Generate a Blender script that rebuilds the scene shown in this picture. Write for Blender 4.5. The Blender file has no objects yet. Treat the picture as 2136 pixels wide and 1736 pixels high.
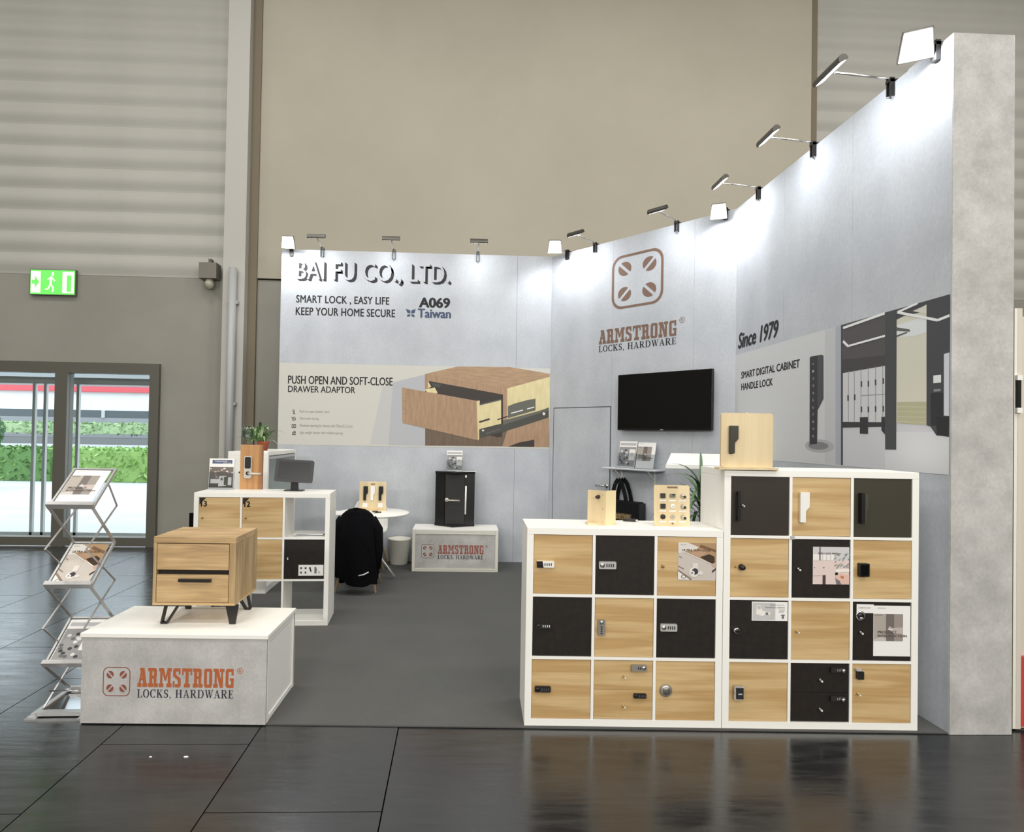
import bpy, bmesh, math, random
from mathutils import Vector, Matrix
random.seed(7)
PI = math.pi
sc = bpy.context.scene
COL = sc.collection

# ---------------------------------------------------------------- camera
F_, PITCH, ROLL, YAW, EYE = 1349.96, .015, .0172, .0401, 1.6497
PX, PY, W_, H_ = -61.55, 19.37, 2136, 1736
fwd = Vector((math.sin(YAW) * math.cos(PITCH), math.cos(YAW) * math.cos(PITCH), math.sin(PITCH)))
r0 = Vector((math.cos(YAW), -math.sin(YAW), 0)); u0 = r0.cross(fwd)
rt = r0 * math.cos(ROLL) + u0 * math.sin(ROLL); up = u0 * math.cos(ROLL) - r0 * math.sin(ROLL)
cd = bpy.data.cameras.new('camera'); cam = bpy.data.objects.new('camera', cd); COL.objects.link(cam)
cd.sensor_width = 36; cd.lens = F_ / W_ * 36; cd.shift_x = -PX / W_; cd.shift_y = PY / W_
cd.clip_start = .05; cd.clip_end = 200
m3 = Matrix((rt, up, -fwd)).transposed(); cam.matrix_world = Matrix.Translation((0, 0, EYE)) @ m3.to_4x4()
sc.camera = cam
# ---------------------------------------------------------------- world, exposure, large lights
wd = bpy.data.worlds.new('sky'); sc.world = wd; wd.use_nodes = True
wd.node_tree.nodes['Background'].inputs[0].default_value = (.86, .93, 1, 1)
wd.node_tree.nodes['Background'].inputs[1].default_value = 3.9
sc.view_settings.view_transform = 'Standard'; sc.view_settings.look = 'None'
sc.view_settings.exposure = 0.0; sc.view_settings.gamma = 1; sc.view_settings.use_curve_mapping = False
cy = sc.cycles
try:
    cy.use_denoising = True; cy.max_bounces = 7; cy.diffuse_bounces = 4; cy.glossy_bounces = 3
    cy.transparent_max_bounces = 12; cy.sample_clamp_indirect = 6; cy.caustics_reflective = False; cy.caustics_refractive = False
except Exception: pass
HALL_W, FLOOD_W, SPOT_W, FILL_W = 176, 3.6, 1.7, 190
def area(name, loc, sx, sy, power, col=(1, 1, 1), rot=(0, 0, 0)):
    l = bpy.data.lights.new(name, 'AREA'); l.shape = 'RECTANGLE'; l.size = sx; l.size_y = sy; l.energy = power; l.color = col
    o = bpy.data.objects.new(name, l); o.location = loc; o.rotation_euler = rot; COL.objects.link(o); return o
for hx in (-9, -3, 3, 8):
    for hy in (-5, 0, 5):
        area('hall_ceiling_light', (hx, hy, 9.6), 2.6, 1.2, HALL_W, (1, .965, .90))
for hx in (-6, -2, 2, 6):   # added fill lights behind the camera, brighten the faces turned to it
    area('added_front_fill', (hx, -5.5, 3.8), 1.6, .4, FILL_W, (1, .97, .92), (math.radians(82), 0, 0))

# ---------------------------------------------------------------- pixel -> point on a real plane
def ray(u, v): return fwd + rt * ((u - W_ / 2 - PX) / F_) - up * ((v - H_ / 2 - PY) / F_)
EYEP = Vector((0, 0, EYE))
def onZ(u, v, z=0): d = ray(u, v); return EYEP + d * ((z - EYE) / d.z)
def onY(u, v, y): d = ray(u, v); return EYEP + d * (y / d.y)
def onX(u, v, x): d = ray(u, v); return EYEP + d * (x / d.x)
def onP(u, v, p, n): d = ray(u, v); return EYEP + d * ((Vector(p) - EYEP).dot(n) / d.dot(n))

# ---------------------------------------------------------------- materials
def lin(c): return tuple((x / 12.92 if x <= .04045 else ((x + .055) / 1.055) ** 2.4) for x in (v / 255 for v in c))
MATS = {}
def M(name, c, rough=.5, metal=0, em=0, alpha=1, spec=.5):
    if name in MATS: return MATS[name]
    m = bpy.data.materials.new(name); m.use_nodes = True; b = m.node_tree.nodes['Principled BSDF']
    b.inputs['Base Color'].default_value = (*lin(c), 1); b.inputs['Roughness'].default_value = rough; b.inputs['Metallic'].default_value = metal
    b.inputs['Specular IOR Level'].default_value = spec
    if em: b.inputs['Emission Color'].default_value = (*lin(c), 1); b.inputs['Emission Strength'].default_value = em
    MATS[name] = m; return m
def nodes(m): return m.node_tree.nodes, m.node_tree.links, m.node_tree.nodes['Principled BSDF']
def noisy(name, c1, c2, scale=4, rough=.6, stretch=(1, 1, 1), detail=6, fine=None, bump=0, metal=0, lo=.35, hi=.65, rvar=0, spec=.5, rnd=False):
    m = M(name, c1, rough, metal, spec=spec); N, L, b = nodes(m)
    tc = N.new('ShaderNodeTexCoord'); mp = N.new('ShaderNodeMapping'); mp.inputs['Scale'].default_value = stretch
    L.new(tc.outputs['Object'], mp.inputs['Vector'])
    vec = mp.outputs[0]
    if rnd:
        oi = N.new('ShaderNodeObjectInfo'); vm = N.new('ShaderNodeVectorMath'); vm.operation = 'MULTIPLY_ADD'
        cx = N.new('ShaderNodeCombineXYZ'); 
        for k in range(3): L.new(oi.outputs['Random'], cx.inputs[k])
        L.new(cx.outputs[0], vm.inputs[0]); vm.inputs[1].default_value = (17, 31, 23); L.new(mp.outputs[0], vm.inputs[2]); vec = vm.outputs[0]
    n = N.new('ShaderNodeTexNoise'); n.inputs['Scale'].default_value = scale; n.inputs['Detail'].default_value = detail; n.inputs['Roughness'].default_value = .6
    L.new(vec, n.inputs['Vector'])
    cr = N.new('ShaderNodeValToRGB'); cr.color_ramp.elements[0].position = lo; cr.color_ramp.elements[1].position = hi
    cr.color_ramp.elements[0].color = (*lin(c1), 1); cr.color_ramp.elements[1].color = (*lin(c2), 1)
    L.new(n.outputs[0], cr.inputs[0]); out = cr.outputs[0]
    if fine:
        n2 = N.new('ShaderNodeTexNoise'); n2.inputs['Scale'].default_value = fine[0]; n2.inputs['Detail'].default_value = 3; L.new(vec, n2.inputs['Vector'])
        mr = N.new('ShaderNodeMapRange'); mr.inputs[1].default_value = .3; mr.inputs[2].default_value = .7; mr.inputs[3].default_value = 1 - fine[1]; mr.inputs[4].default_value = 1 + fine[1]
        L.new(n2.outputs[0], mr.inputs[0]); mx = N.new('ShaderNodeVectorMath'); mx.operation = 'MULTIPLY'
        L.new(out, mx.inputs[0]); L.new(mr.outputs[0], mx.inputs[1]); out = mx.outputs[0]
    L.new(out, b.inputs['Base Color'])
    if bump:
        bp = N.new('ShaderNodeBump'); bp.inputs['Strength'].default_value = bump; bp.inputs['Distance'].default_value = .01; L.new(n.outputs[0], bp.inputs['Height']); L.new(bp.outputs[0], b.inputs['Normal'])
    if rvar:
        mr = N.new('ShaderNodeMapRange'); mr.inputs[3].default_value = rough - rvar; mr.inputs[4].default_value = rough + rvar; L.new(n.outputs[0], mr.inputs[0]); L.new(mr.outputs[0], b.inputs['Roughness'])
    return m
def wood(name, c1, c2, band=(0, 0, 13), grain=(3, 3, 70), rough=.45, amt=.07):
    """flat veneer: broad bands across `band` direction, fine grain stretched the same way"""
    m = M(name, c1, rough); N, L, b = nodes(m)
    tc = N.new('ShaderNodeTexCoord'); oi = N.new('ShaderNodeObjectInfo')
    def nz(st, sc_, det, off):
        mp = N.new('ShaderNodeMapping'); mp.inputs['Scale'].default_value = st; L.new(tc.outputs['Object'], mp.inputs['Vector'])
        cx = N.new('ShaderNodeCombineXYZ'); mu = N.new('ShaderNodeMath'); mu.operation = 'MULTIPLY'; mu.inputs[1].default_value = off
        L.new(oi.outputs['Random'], mu.inputs[0])
        for k in range(3): L.new(mu.outputs[0], cx.inputs[k])
        L.new(cx.outputs[0], mp.inputs['Location'])
        n = N.new('ShaderNodeTexNoise'); n.inputs['Scale'].default_value = sc_; n.inputs['Detail'].default_value = det; L.new(mp.outputs[0], n.inputs['Vector']); return n
    n1 = nz(tuple(x + .35 for x in band), 1, 1.5, 40); n2 = nz(grain, 1, 5, 90)
    cr = N.new('ShaderNodeValToRGB'); e = cr.color_ramp.elements; e[0].position = .44; e[1].position = .56
    e[0].color = (*lin(c2), 1); e[1].color = (*lin(c1), 1); L.new(n1.outputs[0], cr.inputs[0])
    mr = N.new('ShaderNodeMapRange'); mr.inputs[1].default_value = .3; mr.inputs[2].default_value = .7; mr.inputs[3].default_value = 1 - amt; mr.inputs[4].default_value = 1 + amt
    L.new(n2.outputs[0], mr.inputs[0]); mx = N.new('ShaderNodeVectorMath'); mx.operation = 'MULTIPLY'; L.new(cr.outputs[0], mx.inputs[0]); L.new(mr.outputs[0], mx.inputs[1])
    L.new(mx.outputs[0], b.inputs['Base Color']); return m
def glassy(name, tint=(255, 255, 255), mixf=.12, rough=.02):
    if name in MATS: return MATS[name]
    m = bpy.data.materials.new(name); m.use_nodes = True; N, L = m.node_tree.nodes, m.node_tree.links; N.clear()
    o = N.new('ShaderNodeOutputMaterial'); t = N.new('ShaderNodeBsdfTransparent'); t.inputs[0].default_value = (*lin(tint), 1)
    g = N.new('ShaderNodeBsdfGlossy'); g.inputs['Roughness'].default_value = rough; mx = N.new('ShaderNodeMixShader'); mx.inputs[0].default_value = mixf
    L.new(t.outputs[0], mx.inputs[1]); L.new(g.outputs[0], mx.inputs[2]); L.new(mx.outputs[0], o.inputs[0]); MATS[name] = m; return m

concrete = noisy('concrete_print', (178, 183, 191), (197, 202, 209), 2.2, .75, detail=8, fine=(45, .05), stretch=(1, 1, .7), lo=.3, hi=.7)
concrete2 = noisy('concrete_print_warm', (172, 171, 169), (197, 196, 194), 4.5, .75, detail=9, fine=(60, .07))
white = M('white_laminate', (246, 245, 240), .4)
whiteg = M('white_metal', (240, 240, 236), .35)
paper = M('paper', (240, 239, 237), .6)
oak = wood('oak_veneer', (206, 177, 129), (188, 154, 104), band=(.6, .6, 15), grain=(4, 4, 90), amt=.09)
oak_top = wood('oak_rustic', (198, 168, 124), (184, 153, 111), band=(2, 6, 12), grain=(5, 40, 70), amt=.2)
oak_side = wood('oak_rustic_side', (190, 164, 122), (170, 143, 103), band=(12, 12, 2), grain=(60, 60, 4), amt=.18)
pine = wood('birch_ply', (226, 207, 168), (216, 195, 154), band=(7, 7, 0), grain=(50, 50, 3), amt=.03)
walnut = wood('honey_wood', (190, 142, 90), (150, 102, 62), band=(14, 0, 0), grain=(70, 1, 2), amt=.08)
dark = noisy('black_brown_door', (28, 23, 20), (37, 31, 27), 30, .55, spec=.3)
olive = M('dark_olive', (60, 57, 46), .45, spec=.35)
brown = M('dark_brown', (56, 48, 42), .4)
black = M('black_plastic', (16, 16, 17), .35)
blackm = M('black_metal', (28, 26, 25), .4)
chrome = M('chrome', (205, 205, 205), .18, 1)
silver = M('silver', (196, 196, 194), .35, .3)
satin = M('satin_nickel', (200, 196, 186), .4, .5)
alu = M('aluminium', (190, 190, 190), .3, .55)
rust = M('rust_print', (150, 92, 66), .7)
brownp = M('brown_print', (122, 96, 82), .7)
ink = M('ink', (28, 28, 32), .7)
screen = M('dark_screen', (6, 6, 7), .12)
lampglow = M('lamp_glass', (255, 255, 255), em=14)
floodglow = M('flood_glass', (255, 255, 255), em=30)

# ---------------------------------------------------------------- mesh building
class MB:
    def __init__(s): s.v = []; s.f = []; s.m = []; s.mats = []; s.sm = []
    def mi(s, mat):
        if mat not in s.mats: s.mats.append(mat)
        return s.mats.index(mat)
    def add(s, vs, fs, mat, smooth=False):
        o = len(s.v); s.v += [tuple(v) for v in vs]; k = s.mi(mat)
        for f in fs: s.f.append([o + i for i in f]); s.m.append(k); s.sm.append(smooth)
        return s
    def box(s, a, b, mat):
        (x0, y0, z0), (x1, y1, z1) = a, b
        vs = [(x0, y0, z0), (x1, y0, z0), (x1, y1, z0), (x0, y1, z0), (x0, y0, z1), (x1, y0, z1), (x1, y1, z1), (x0, y1, z1)]
        return s.add(vs, [(3, 2, 1, 0), (4, 5, 6, 7), (0, 1, 5, 4), (1, 2, 6, 5), (2, 3, 7, 6), (3, 0, 4, 7)], mat)
    def cb(s, c, d, mat): return s.box([c[i] - d[i] / 2 for i in range(3)], [c[i] + d[i] / 2 for i in range(3)], mat)
    def rbox(s, a, b, mat, r=.004, axis='y'):
        """box whose outline across `axis` has rounded corners, edges chamfered"""
        (x0, y0, z0), (x1, y1, z1) = a, b
        if axis == 'y': P = rrect(x0, z0, x1, z1, r); return s.prism([(p[0], p[1]) for p in P], y0, y1, mat, 'y')
        P = rrect(x0, y0, x1, y1, r); return s.prism(P, z0, z1, mat, 'z')
    def prism(s, P, a, b, mat, axis='y', smooth=False):
        n = len(P)
        mk = (lambda p, t: (p[0], t, p[1])) if axis == 'y' else ((lambda p, t: (p[0], p[1], t)) if axis == 'z' else (lambda p, t: (t, p[0], p[1])))
        vs = [mk(p, a) for p in P] + [mk(p, b) for p in P]
        return s.add(vs, [tuple(range(n)), tuple(range(2 * n - 1, n - 1, -1))] + [(i, i + n, (i + 1) % n + n, (i + 1) % n) for i in range(n)], mat)
    def tube(s, pts, r, mat, n=8, cap=True):
        pts = [Vector(p) for p in pts]; rs = r if isinstance(r, (list, tuple)) else [r] * len(pts); vs = []; fs = []
        for i, p in enumerate(pts):
            t = (pts[min(i + 1, len(pts) - 1)] - pts[max(i - 1, 0)]).normalized()
            a = t.orthogonal().normalized() if i == 0 else (a - t * a.dot(t)).normalized()
            b = t.cross(a)
            for k in range(n): q = 2 * PI * k / n; vs.append(p + (a * math.cos(q) + b * math.sin(q)) * rs[i])
        for i in range(len(pts) - 1):
            for k in range(n): fs.append((i * n + k, i * n + (k + 1) % n, (i + 1) * n + (k + 1) % n, (i + 1) * n + k))
        if cap: fs += [tuple(range(n - 1, -1, -1)), tuple(range((len(pts) - 1) * n, len(pts) * n))]
        return s.add(vs, fs, mat, True)
    def bar(s, p, q, w, t, mat, up_=(0, 0, 1)):
        p, q = Vector(p), Vector(q); d = (q - p).normalized(); a = d.cross(Vector(up_)).normalized(); b = a.cross(d)
        vs = [e + a * (i * w / 2) + b * (j * t / 2) for e in (p, q) for i, j in ((-1, -1), (1, -1), (1, 1), (-1, 1))]
        return s.add(vs, [(3, 2, 1, 0), (4, 5, 6, 7), (0, 1, 5, 4), (1, 2, 6, 5), (2, 3, 7, 6), (3, 0, 4, 7)], mat)
    def lathe(s, prof, mat, c=(0, 0, 0), n=24, axis='z'):
        vs = []; fs = []
        for r, z in prof:
            for k in range(n):
                q = 2 * PI * k / n; x, y = r * math.cos(q), r * math.sin(q)
                vs.append((c[0] + x, c[1] + y, c[2] + z) if axis == 'z' else (c[0] + x, c[1] + z, c[2] + y))
        for i in range(len(prof) - 1):
            for k in range(n): fs.append((i * n + k, i * n + (k + 1) % n, (i + 1) * n + (k + 1) % n, (i + 1) * n + k))
        return s.add(vs, fs, mat, True)
    def build(s, name, parent=None, loc=None, rotz=None, bevel=0):
        me = bpy.data.meshes.new(name); me.from_pydata(s.v, [], s.f)
        for m in s.mats: me.materials.append(m)
        me.polygons.foreach_set('material_index', s.m); me.polygons.foreach_set('use_smooth', s.sm); me.update()
        bm = bmesh.new(); bm.from_mesh(me)
        if not getattr(s, 'flat', False): bmesh.ops.recalc_face_normals(bm, faces=bm.faces)
        if bevel: bmesh.ops.bevel(bm, geom=list(bm.edges), offset=bevel, segments=2, affect='EDGES', profile=.5)
        bm.to_mesh(me); bm.free()
        o = bpy.data.objects.new(name, me); COL.objects.link(o)
        if parent: o.parent = parent
        if loc is not None: o.location = loc
        if rotz is not None: o.rotation_euler = (0, 0, rotz)
        return o
def rrect(x0, z0, x1, z1, r, n=4):
    P = []
    for cx, cz, a in ((x1 - r, z1 - r, 0), (x0 + r, z1 - r, 90), (x0 + r, z0 + r, 180), (x1 - r, z0 + r, 270)):
        for k in range(n + 1): q = math.radians(a + 90 * k / n); P.append((cx + r * math.cos(q), cz + r * math.sin(q)))
    return P
def ell(cx, cz, rx, rz, n=24, a0=0, a1=360): return [(cx + rx * math.cos(math.radians(a0 + (a1 - a0) * k / n)), cz + rz * math.sin(math.radians(a0 + (a1 - a0) * k / n))) for k in range(n if a1 - a0 == 360 else n + 1)]
def bx(name, a, b, mat, parent=None, bevel=0, loc=None): return MB().box(a, b, mat).build(name, parent, bevel=bevel, loc=loc)
def thing(name, label, cat, loc=(0, 0, 0), rotz=0, group=None):
    o = bpy.data.objects.new(name, None); COL.objects.link(o); o.empty_display_size = .1
    o.location = loc; o.rotation_euler = (0, 0, rotz); o['label'] = label; o['category'] = cat
    if group: o['group'] = group
    return o
def tag(o, label, cat, group=None):
    o['label'] = label; o['category'] = cat
    if group: o['group'] = group
    return o
def struct(o): o['kind'] = 'structure'; return o
def at(root, x, y, z=0):
    r = Matrix.Rotation(root.rotation_euler.z, 3, 'Z'); return Vector(root.location) + r @ Vector((x, y, z))
def copy_tree(o, parent=None):
    c = o.copy(); COL.objects.link(c)
    if parent: c.parent = parent
    for ch in list(o.children): copy_tree(ch, c)
    return c

# ---------------------------------------------------------------- flat prints (2D art in a local X-Z plane, facing -Y)
_font = {}
def glyph_mesh(txt, bold=0, shear=0, spacing=1):
    k = (txt, bold, shear, spacing)
    if k in _font: return _font[k]
    cu = bpy.data.curves.new('txt', 'FONT'); cu.body = txt; cu.size = 1; cu.offset = bold; cu.shear = shear; cu.resolution_u = 3; cu.space_character = spacing
    o = bpy.data.objects.new('txt', cu); COL.objects.link(o); dg = bpy.context.evaluated_depsgraph_get()
    me = bpy.data.meshes.new_from_object(o.evaluated_get(dg)); vs = [(v.co.x, v.co.y) for v in me.vertices]; fs = [tuple(p.vertices) for p in me.polygons]
    from collections import Counter
    ec = Counter(e for p in me.polygons for e in p.edge_keys); bd = [e for e, c in ec.items() if c == 1]
    bpy.data.objects.remove(o); bpy.data.curves.remove(cu); bpy.data.meshes.remove(me)
    _font[k] = (vs, fs, bd); return _font[k]
class Art(MB):
    flat = True
    def __init__(s, y0=0, step=.0004): super().__init__(); s.y0 = y0; s.step = step
    def poly(s, P, mat, layer=0):
        s.k = (getattr(s, 'k', 0) + 1) % 9; y = s.y0 - (layer + s.k * .1) * s.step; n = len(P)
        a = sum(P[i][0] * P[(i + 1) % n][1] - P[(i + 1) % n][0] * P[i][1] for i in range(n))
        if a < 0: P = P[::-1]
        return s.add([(p[0], y, p[1]) for p in P], [tuple(range(n))], mat)
    def rect(s, x0, z0, x1, z1, mat, layer=0): return s.poly([(x0, z0), (x1, z0), (x1, z1), (x0, z1)], mat, layer)
    def ring(s, P, Q, mat, layer=0):
        n = len(P); y = s.y0 - layer * s.step
        return s.add([(p[0], y, p[1]) for p in P] + [(p[0], y, p[1]) for p in Q], [(i, (i + 1) % n, (i + 1) % n + n, i + n) for i in range(n)], mat)
    def text(s, txt, x0, z0, x1, z1, mat, layer=0, bold=.012, shear=0, spacing=1):
        vs, fs, _ = glyph_mesh(txt, 0, shear, spacing)
        if not vs: return s
        ax, bx_, az, bz = min(v[0] for v in vs), max(v[0] for v in vs), min(v[1] for v in vs), max(v[1] for v in vs)
        y = s.y0 - layer * s.step; kx = (x1 - x0) / (bx_ - ax); kz = (z1 - z0) / (bz - az)
        e = bold * 1.6 * kz
        for q_, (ox, oz) in enumerate(((0, 0),) if not bold else ((-e, 0), (e, 0), (0, e * .6), (0, -e * .6))): s.add([(x0 + ox + (v[0] - ax) * kx, y - q_ * .2 * s.step, z0 + oz + (v[1] - az) * kz) for v in vs], fs, mat)
        return s
    def line(s, p, q, w, mat, layer=0):
        dx, dz = q[0] - p[0], q[1] - p[1]; l = math.hypot(dx, dz) or 1; nx, nz = -dz / l * w / 2, dx / l * w / 2
        return s.poly([(p[0] + nx, p[1] + nz), (q[0] + nx, q[1] + nz), (q[0] - nx, q[1] - nz), (p[0] - nx, p[1] - nz)], mat, layer)
R = lambda a, b, c, d: [(a, b), (c, b), (c, d), (a, d)]
SLAB = {  # chunky slab lettering, height 10
 'A': (7.4, [R(0, 0, 3.2, 2), R(3.9, 0, 7.4, 2), [(.9, 2), (2.3, 2), (3.9, 9), (2.6, 9)], [(4.4, 2), (6.8, 2), (5.2, 10), (2.6, 10)], R(1.8, 8.6, 5.2, 10), R(1.8, 3.6, 5, 4.8)]),
 'R': (7.6, [R(1, 0, 3.2, 10), R(0, 0, 4, 2), R(0, 8.3, 5.6, 10), R(4.4, 5.6, 6.6, 9.2), R(3, 4.5, 5.8, 5.9), [(5.6, 10), (6.6, 9.2), (4.4, 9.2)], [(4.4, 5.9), (6.6, 5.6), (5.8, 4.5)], R(4.4, 1, 6.4, 4.8), R(4.5, 0, 7.6, 2)]),
 'M': (9.8, [R(1, 0, 2.6, 10), R(0, 0, 3.5, 2), R(0, 8.3, 3.2, 10), R(6.8, 0, 8.9, 10), R(5.9, 0, 9.8, 2), R(6.9, 8.3, 9.8, 10), [(1.6, 10), (3.8, 10), (5.7, 3.4), (4.4, 3.4)], [(8, 10), (6.6, 10), (4.4, 3.4), (5.5, 3.4)]]),
 'S': (6.6, [R(1.2, 8.3, 4.6, 10), R(.4, 5.6, 2.6, 9.2), [(1.2, 10), (.4, 9.2), (2.6, 8.8)], [(.4, 5.8), (2.6, 6.6), (6.3, 4.6), (4.2, 3.6)], R(4.1, .8, 6.3, 4.6), R(2, 0, 5.4, 1.7), R(4.6, 6.8, 6, 10), R(.2, 0, 1.6, 3.2), [(5.4, 0), (6.3, .8), (4.1, 1.6)]]),
 'T': (7.6, [R(0, 8.3, 7.6, 10), R(0, 6.4, 1.1, 10), R(6.5, 6.4, 7.6, 10), R(2.7, 0, 4.9, 10), R(1.5, 0, 6.1, 2)]),
 'O': (6.8, [R(.3, 1.2, 2.5, 8.8), R(4.3, 1.2, 6.5, 8.8), R(1.2, 8.4, 5.6, 10), R(1.2, 0, 5.6, 1.6), [(.3, 8.8), (1.2, 10), (2.5, 8.4)], [(5.6, 10), (6.5, 8.8), (4.3, 8.4)], [(.3, 1.2), (1.2, 0), (2.5, 1.6)], [(5.6, 0), (6.5, 1.2), (4.3, 1.6)]]),
 'N': (8.4, [R(1, 0, 2.6, 10), R(0, 0, 3.5, 2), R(0, 8.3, 3, 10), [(1.4, 10), (3.8, 10), (7.4, 0), (5.1, 0)], R(5.9, 0, 7.4, 10), R(4.9, 8.3, 8.4, 10)]),
 'G': (6.9, [R(.3, 1.2, 2.5, 8.8), R(1.2, 8.4, 4.8, 10), R(1.2, 0, 4.8, 1.6), [(.3, 8.8), (1.2, 10), (2.5, 8.4)], [(.3, 1.2), (1.2, 0), (2.5, 1.6)], R(4.8, 6.5, 6.4, 10), R(3.6, 3.7, 6.7, 5.1), R(4.6, 0, 6.5, 4.6)]),
}
def stroke(P, w):
    out = []; ws = w if isinstance(w, list) else [w] * len(P)
    for i in range(len(P) - 1):
        (ax, az), (bx_, bz) = P[i], P[i + 1]; l = math.hypot(bx_ - ax, bz - az) or 1; nx, nz = -(bz - az) / l, (bx_ - ax) / l
        out.append([(ax + nx * ws[i] / 2, az + nz * ws[i] / 2), (bx_ + nx * ws[i + 1] / 2, bz + nz * ws[i + 1] / 2), (bx_ - nx * ws[i + 1] / 2, bz - nz * ws[i + 1] / 2), (ax - nx * ws[i] / 2, az - nz * ws[i] / 2)])
    return out
def arcp(cx, cz, rx, rz, a0, a1, n=12): return [(cx + rx * math.cos(math.radians(a0 + (a1 - a0) * k / n)), cz + rz * math.sin(math.radians(a0 + (a1 - a0) * k / n))) for k in range(n + 1)]
def arcs(cx, cz, rx, rz, a0, a1, thick, thin, n=16):
    P = arcp(cx, cz, rx, rz, a0, a1, n); return stroke(P, [thin + (thick - thin) * abs(math.cos(math.radians(a0 + (a1 - a0) * k / n))) for k in range(n + 1)])
SER = {
 'L': (7, [R(1, 0, 2.7, 10), R(0, 0, 6.3, .6), R(0, 9.4, 3.8, 10), [(5, .6), (6.3, .6), (6.7, 2.8), (6.2, 2.8)]]),
 'O': (8.4, arcs(4.1, 5, 3.2, 4.8, 0, 360, 1.7, .6, 24)),
 'C': (8, arcs(4.2, 5, 3.2, 4.8, 50, 310, 1.7, .6, 20) + [R(6.5, 6.8, 7.1, 10), R(6.5, .2, 7, 2.4)]),
 'K': (8.8, [R(1, 0, 2.7, 10), R(0, 0, 3.7, .6), R(0, 9.4, 3.7, 10), R(4.6, 9.4, 8, 10), R(4.8, 0, 8.8, .6)] + stroke([(2.4, 4), (6.6, 9.6)], .7) + stroke([(3.8, 5.4), (7, .3)], 1.8)),
 'S': (6.4, arcs(3.1, 7.3, 2, 2.4, 40, 230, 1.5, .8) + stroke([(1.8, 5.6), (4.6, 4.2)], 1.6) + arcs(3.1, 2.7, 2.1, 2.4, 50, -140, 1.5, .8) + [R(4.9, 7, 5.4, 10), R(.5, 0, 1, 3)]),
 ',': (3, [R(.8, 0, 2.2, 1.4), [(2.2, .6), (1.4, -2), (1, -2), (1.4, .6)]]),
 'H': (9.4, [R(1, 0, 2.7, 10), R(6.2, 0, 7.9, 10), R(2, 4.7, 7, 5.4), R(0, 0, 3.7, .6), R(0, 9.4, 3.7, 10), R(5.2, 0, 8.9, .6), R(5.2, 9.4, 8.9, 10)]),
 'A': (8.8, stroke([(1.4, .4), (4.1, 9.8)], .7) + [[(5.9, .3), (7.8, .3), (4.6, 10), (3.8, 9.4)], R(2.2, 3, 6, 3.6), R(0, 0, 3, .6), R(5, 0, 8.8, .6)]),
 'R': (8.8, [R(1, 0, 2.7, 10), R(0, 0, 3.7, .6), R(0, 9.4, 4.4, 10), R(2, 4.8, 4.4, 5.4), R(6.6, 0, 8.8, .6)] + arcs(4.2, 7.4, 2.1, 2.3, 90, -90, 1.6, .6) + stroke([(4, 5), (7, .3)], 1.7)),
 'D': (8.8, [R(1, 0, 2.7, 10), R(0, 0, 4.2, .6), R(0, 9.4, 4.2, 10)] + arcs(4, 5, 3.6, 4.7, 90, -90, 1.7, .6)),
 'W': (11.6, [R(0, 9.4, 3.4, 10), R(4.2, 9.4, 7.4, 10), R(8.8, 9.4, 11.6, 10)] + stroke([(1.7, 9.8), (4, .2)], 1.5) + stroke([(4, .2), (5.8, 8)], .6) + stroke([(5.8, 9.8), (8, .2)], 1.5) + stroke([(8, .2), (10.2, 9.6)], .6)),
 'E': (7.4, [R(1, 0, 2.7, 10), R(0, 0, 6.3, .6), R(0, 9.4, 6.1, 10), R(2, 4.8, 4.8, 5.4), R(4.6, 3.6, 5.1, 6.6), R(5.6, 7.6, 6.1, 10), R(5.9, 0, 6.4, 2.6)]),
 ' ': (4, []),
}
def custom(art, font, txt, x0, z0, x1, z1, mat, layer, gap=.7):
    w = sum(font[c][0] + gap for c in txt) - gap; kx = (x1 - x0) / w; kz = (z1 - z0) / 10; x = 0
    for c in txt:
        for P in font[c][1]: art.poly([(x0 + (x + p[0]) * kx, z0 + p[1] * kz) for p in P], mat, layer)
        x += font[c][0] + gap
def emblem(art, x0, z0, x1, z1, mat, layer, t=.028, fill=None):
    w, h = x1 - x0, z1 - z0; r = .2 * w
    art.ring(rrect(x0, z0, x1, z1, r, 6), rrect(x0 + t * w, z0 + t * h, x1 - t * w, z1 - t * h, r * .85, 6), mat, layer)
    for fx, fz, sgn in ((.26, .74, -1), (.74, .74, 1), (.26, .27, 1), (.74, .27, -1)):
        cx, cz, rr = x0 + fx * w, z0 + fz * h, .13 * w
        for side in (1, -1):   # two halves of a slotted screw head
            a = 45 * sgn; d = math.degrees(math.asin(.2)); b0 = a + d if side > 0 else a + 180 + d; 
            art.poly([(cx + rr * math.cos(math.radians(b0 + (180 - 2 * d) * k / 14)), cz + rr * h / w * math.sin(math.radians(b0 + (180 - 2 * d) * k / 14))) for k in range(15)], fill or mat, layer)
def wordmark(art, x0, x1, zb, zm, zt, c1, c2, layer, reg=True):
    """ARMSTRONG over LOCKS, HARDWARE between x0 and x1"""
    custom(art, SLAB, 'ARMSTRONG', x0, zm, x1, zt, c1, layer)
    h = (zm - zb); custom(art, SER, 'LOCKS, HARDWARE', x0, zb, x1, zb + h * .78, c2, layer)
    if reg:
        s_ = (x1 - x0) * .032; cx, cz = x1 + s_ * 1.9, zt - s_ * .6
        art.ring(ell(cx, cz, s_, s_, 16), ell(cx, cz, s_ * .85, s_ * .85, 16), c1, layer); art.text('R', cx - s_ * .4, cz - s_ * .5, cx + s_ * .4, cz + s_ * .5, c1, layer, 0)

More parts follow.
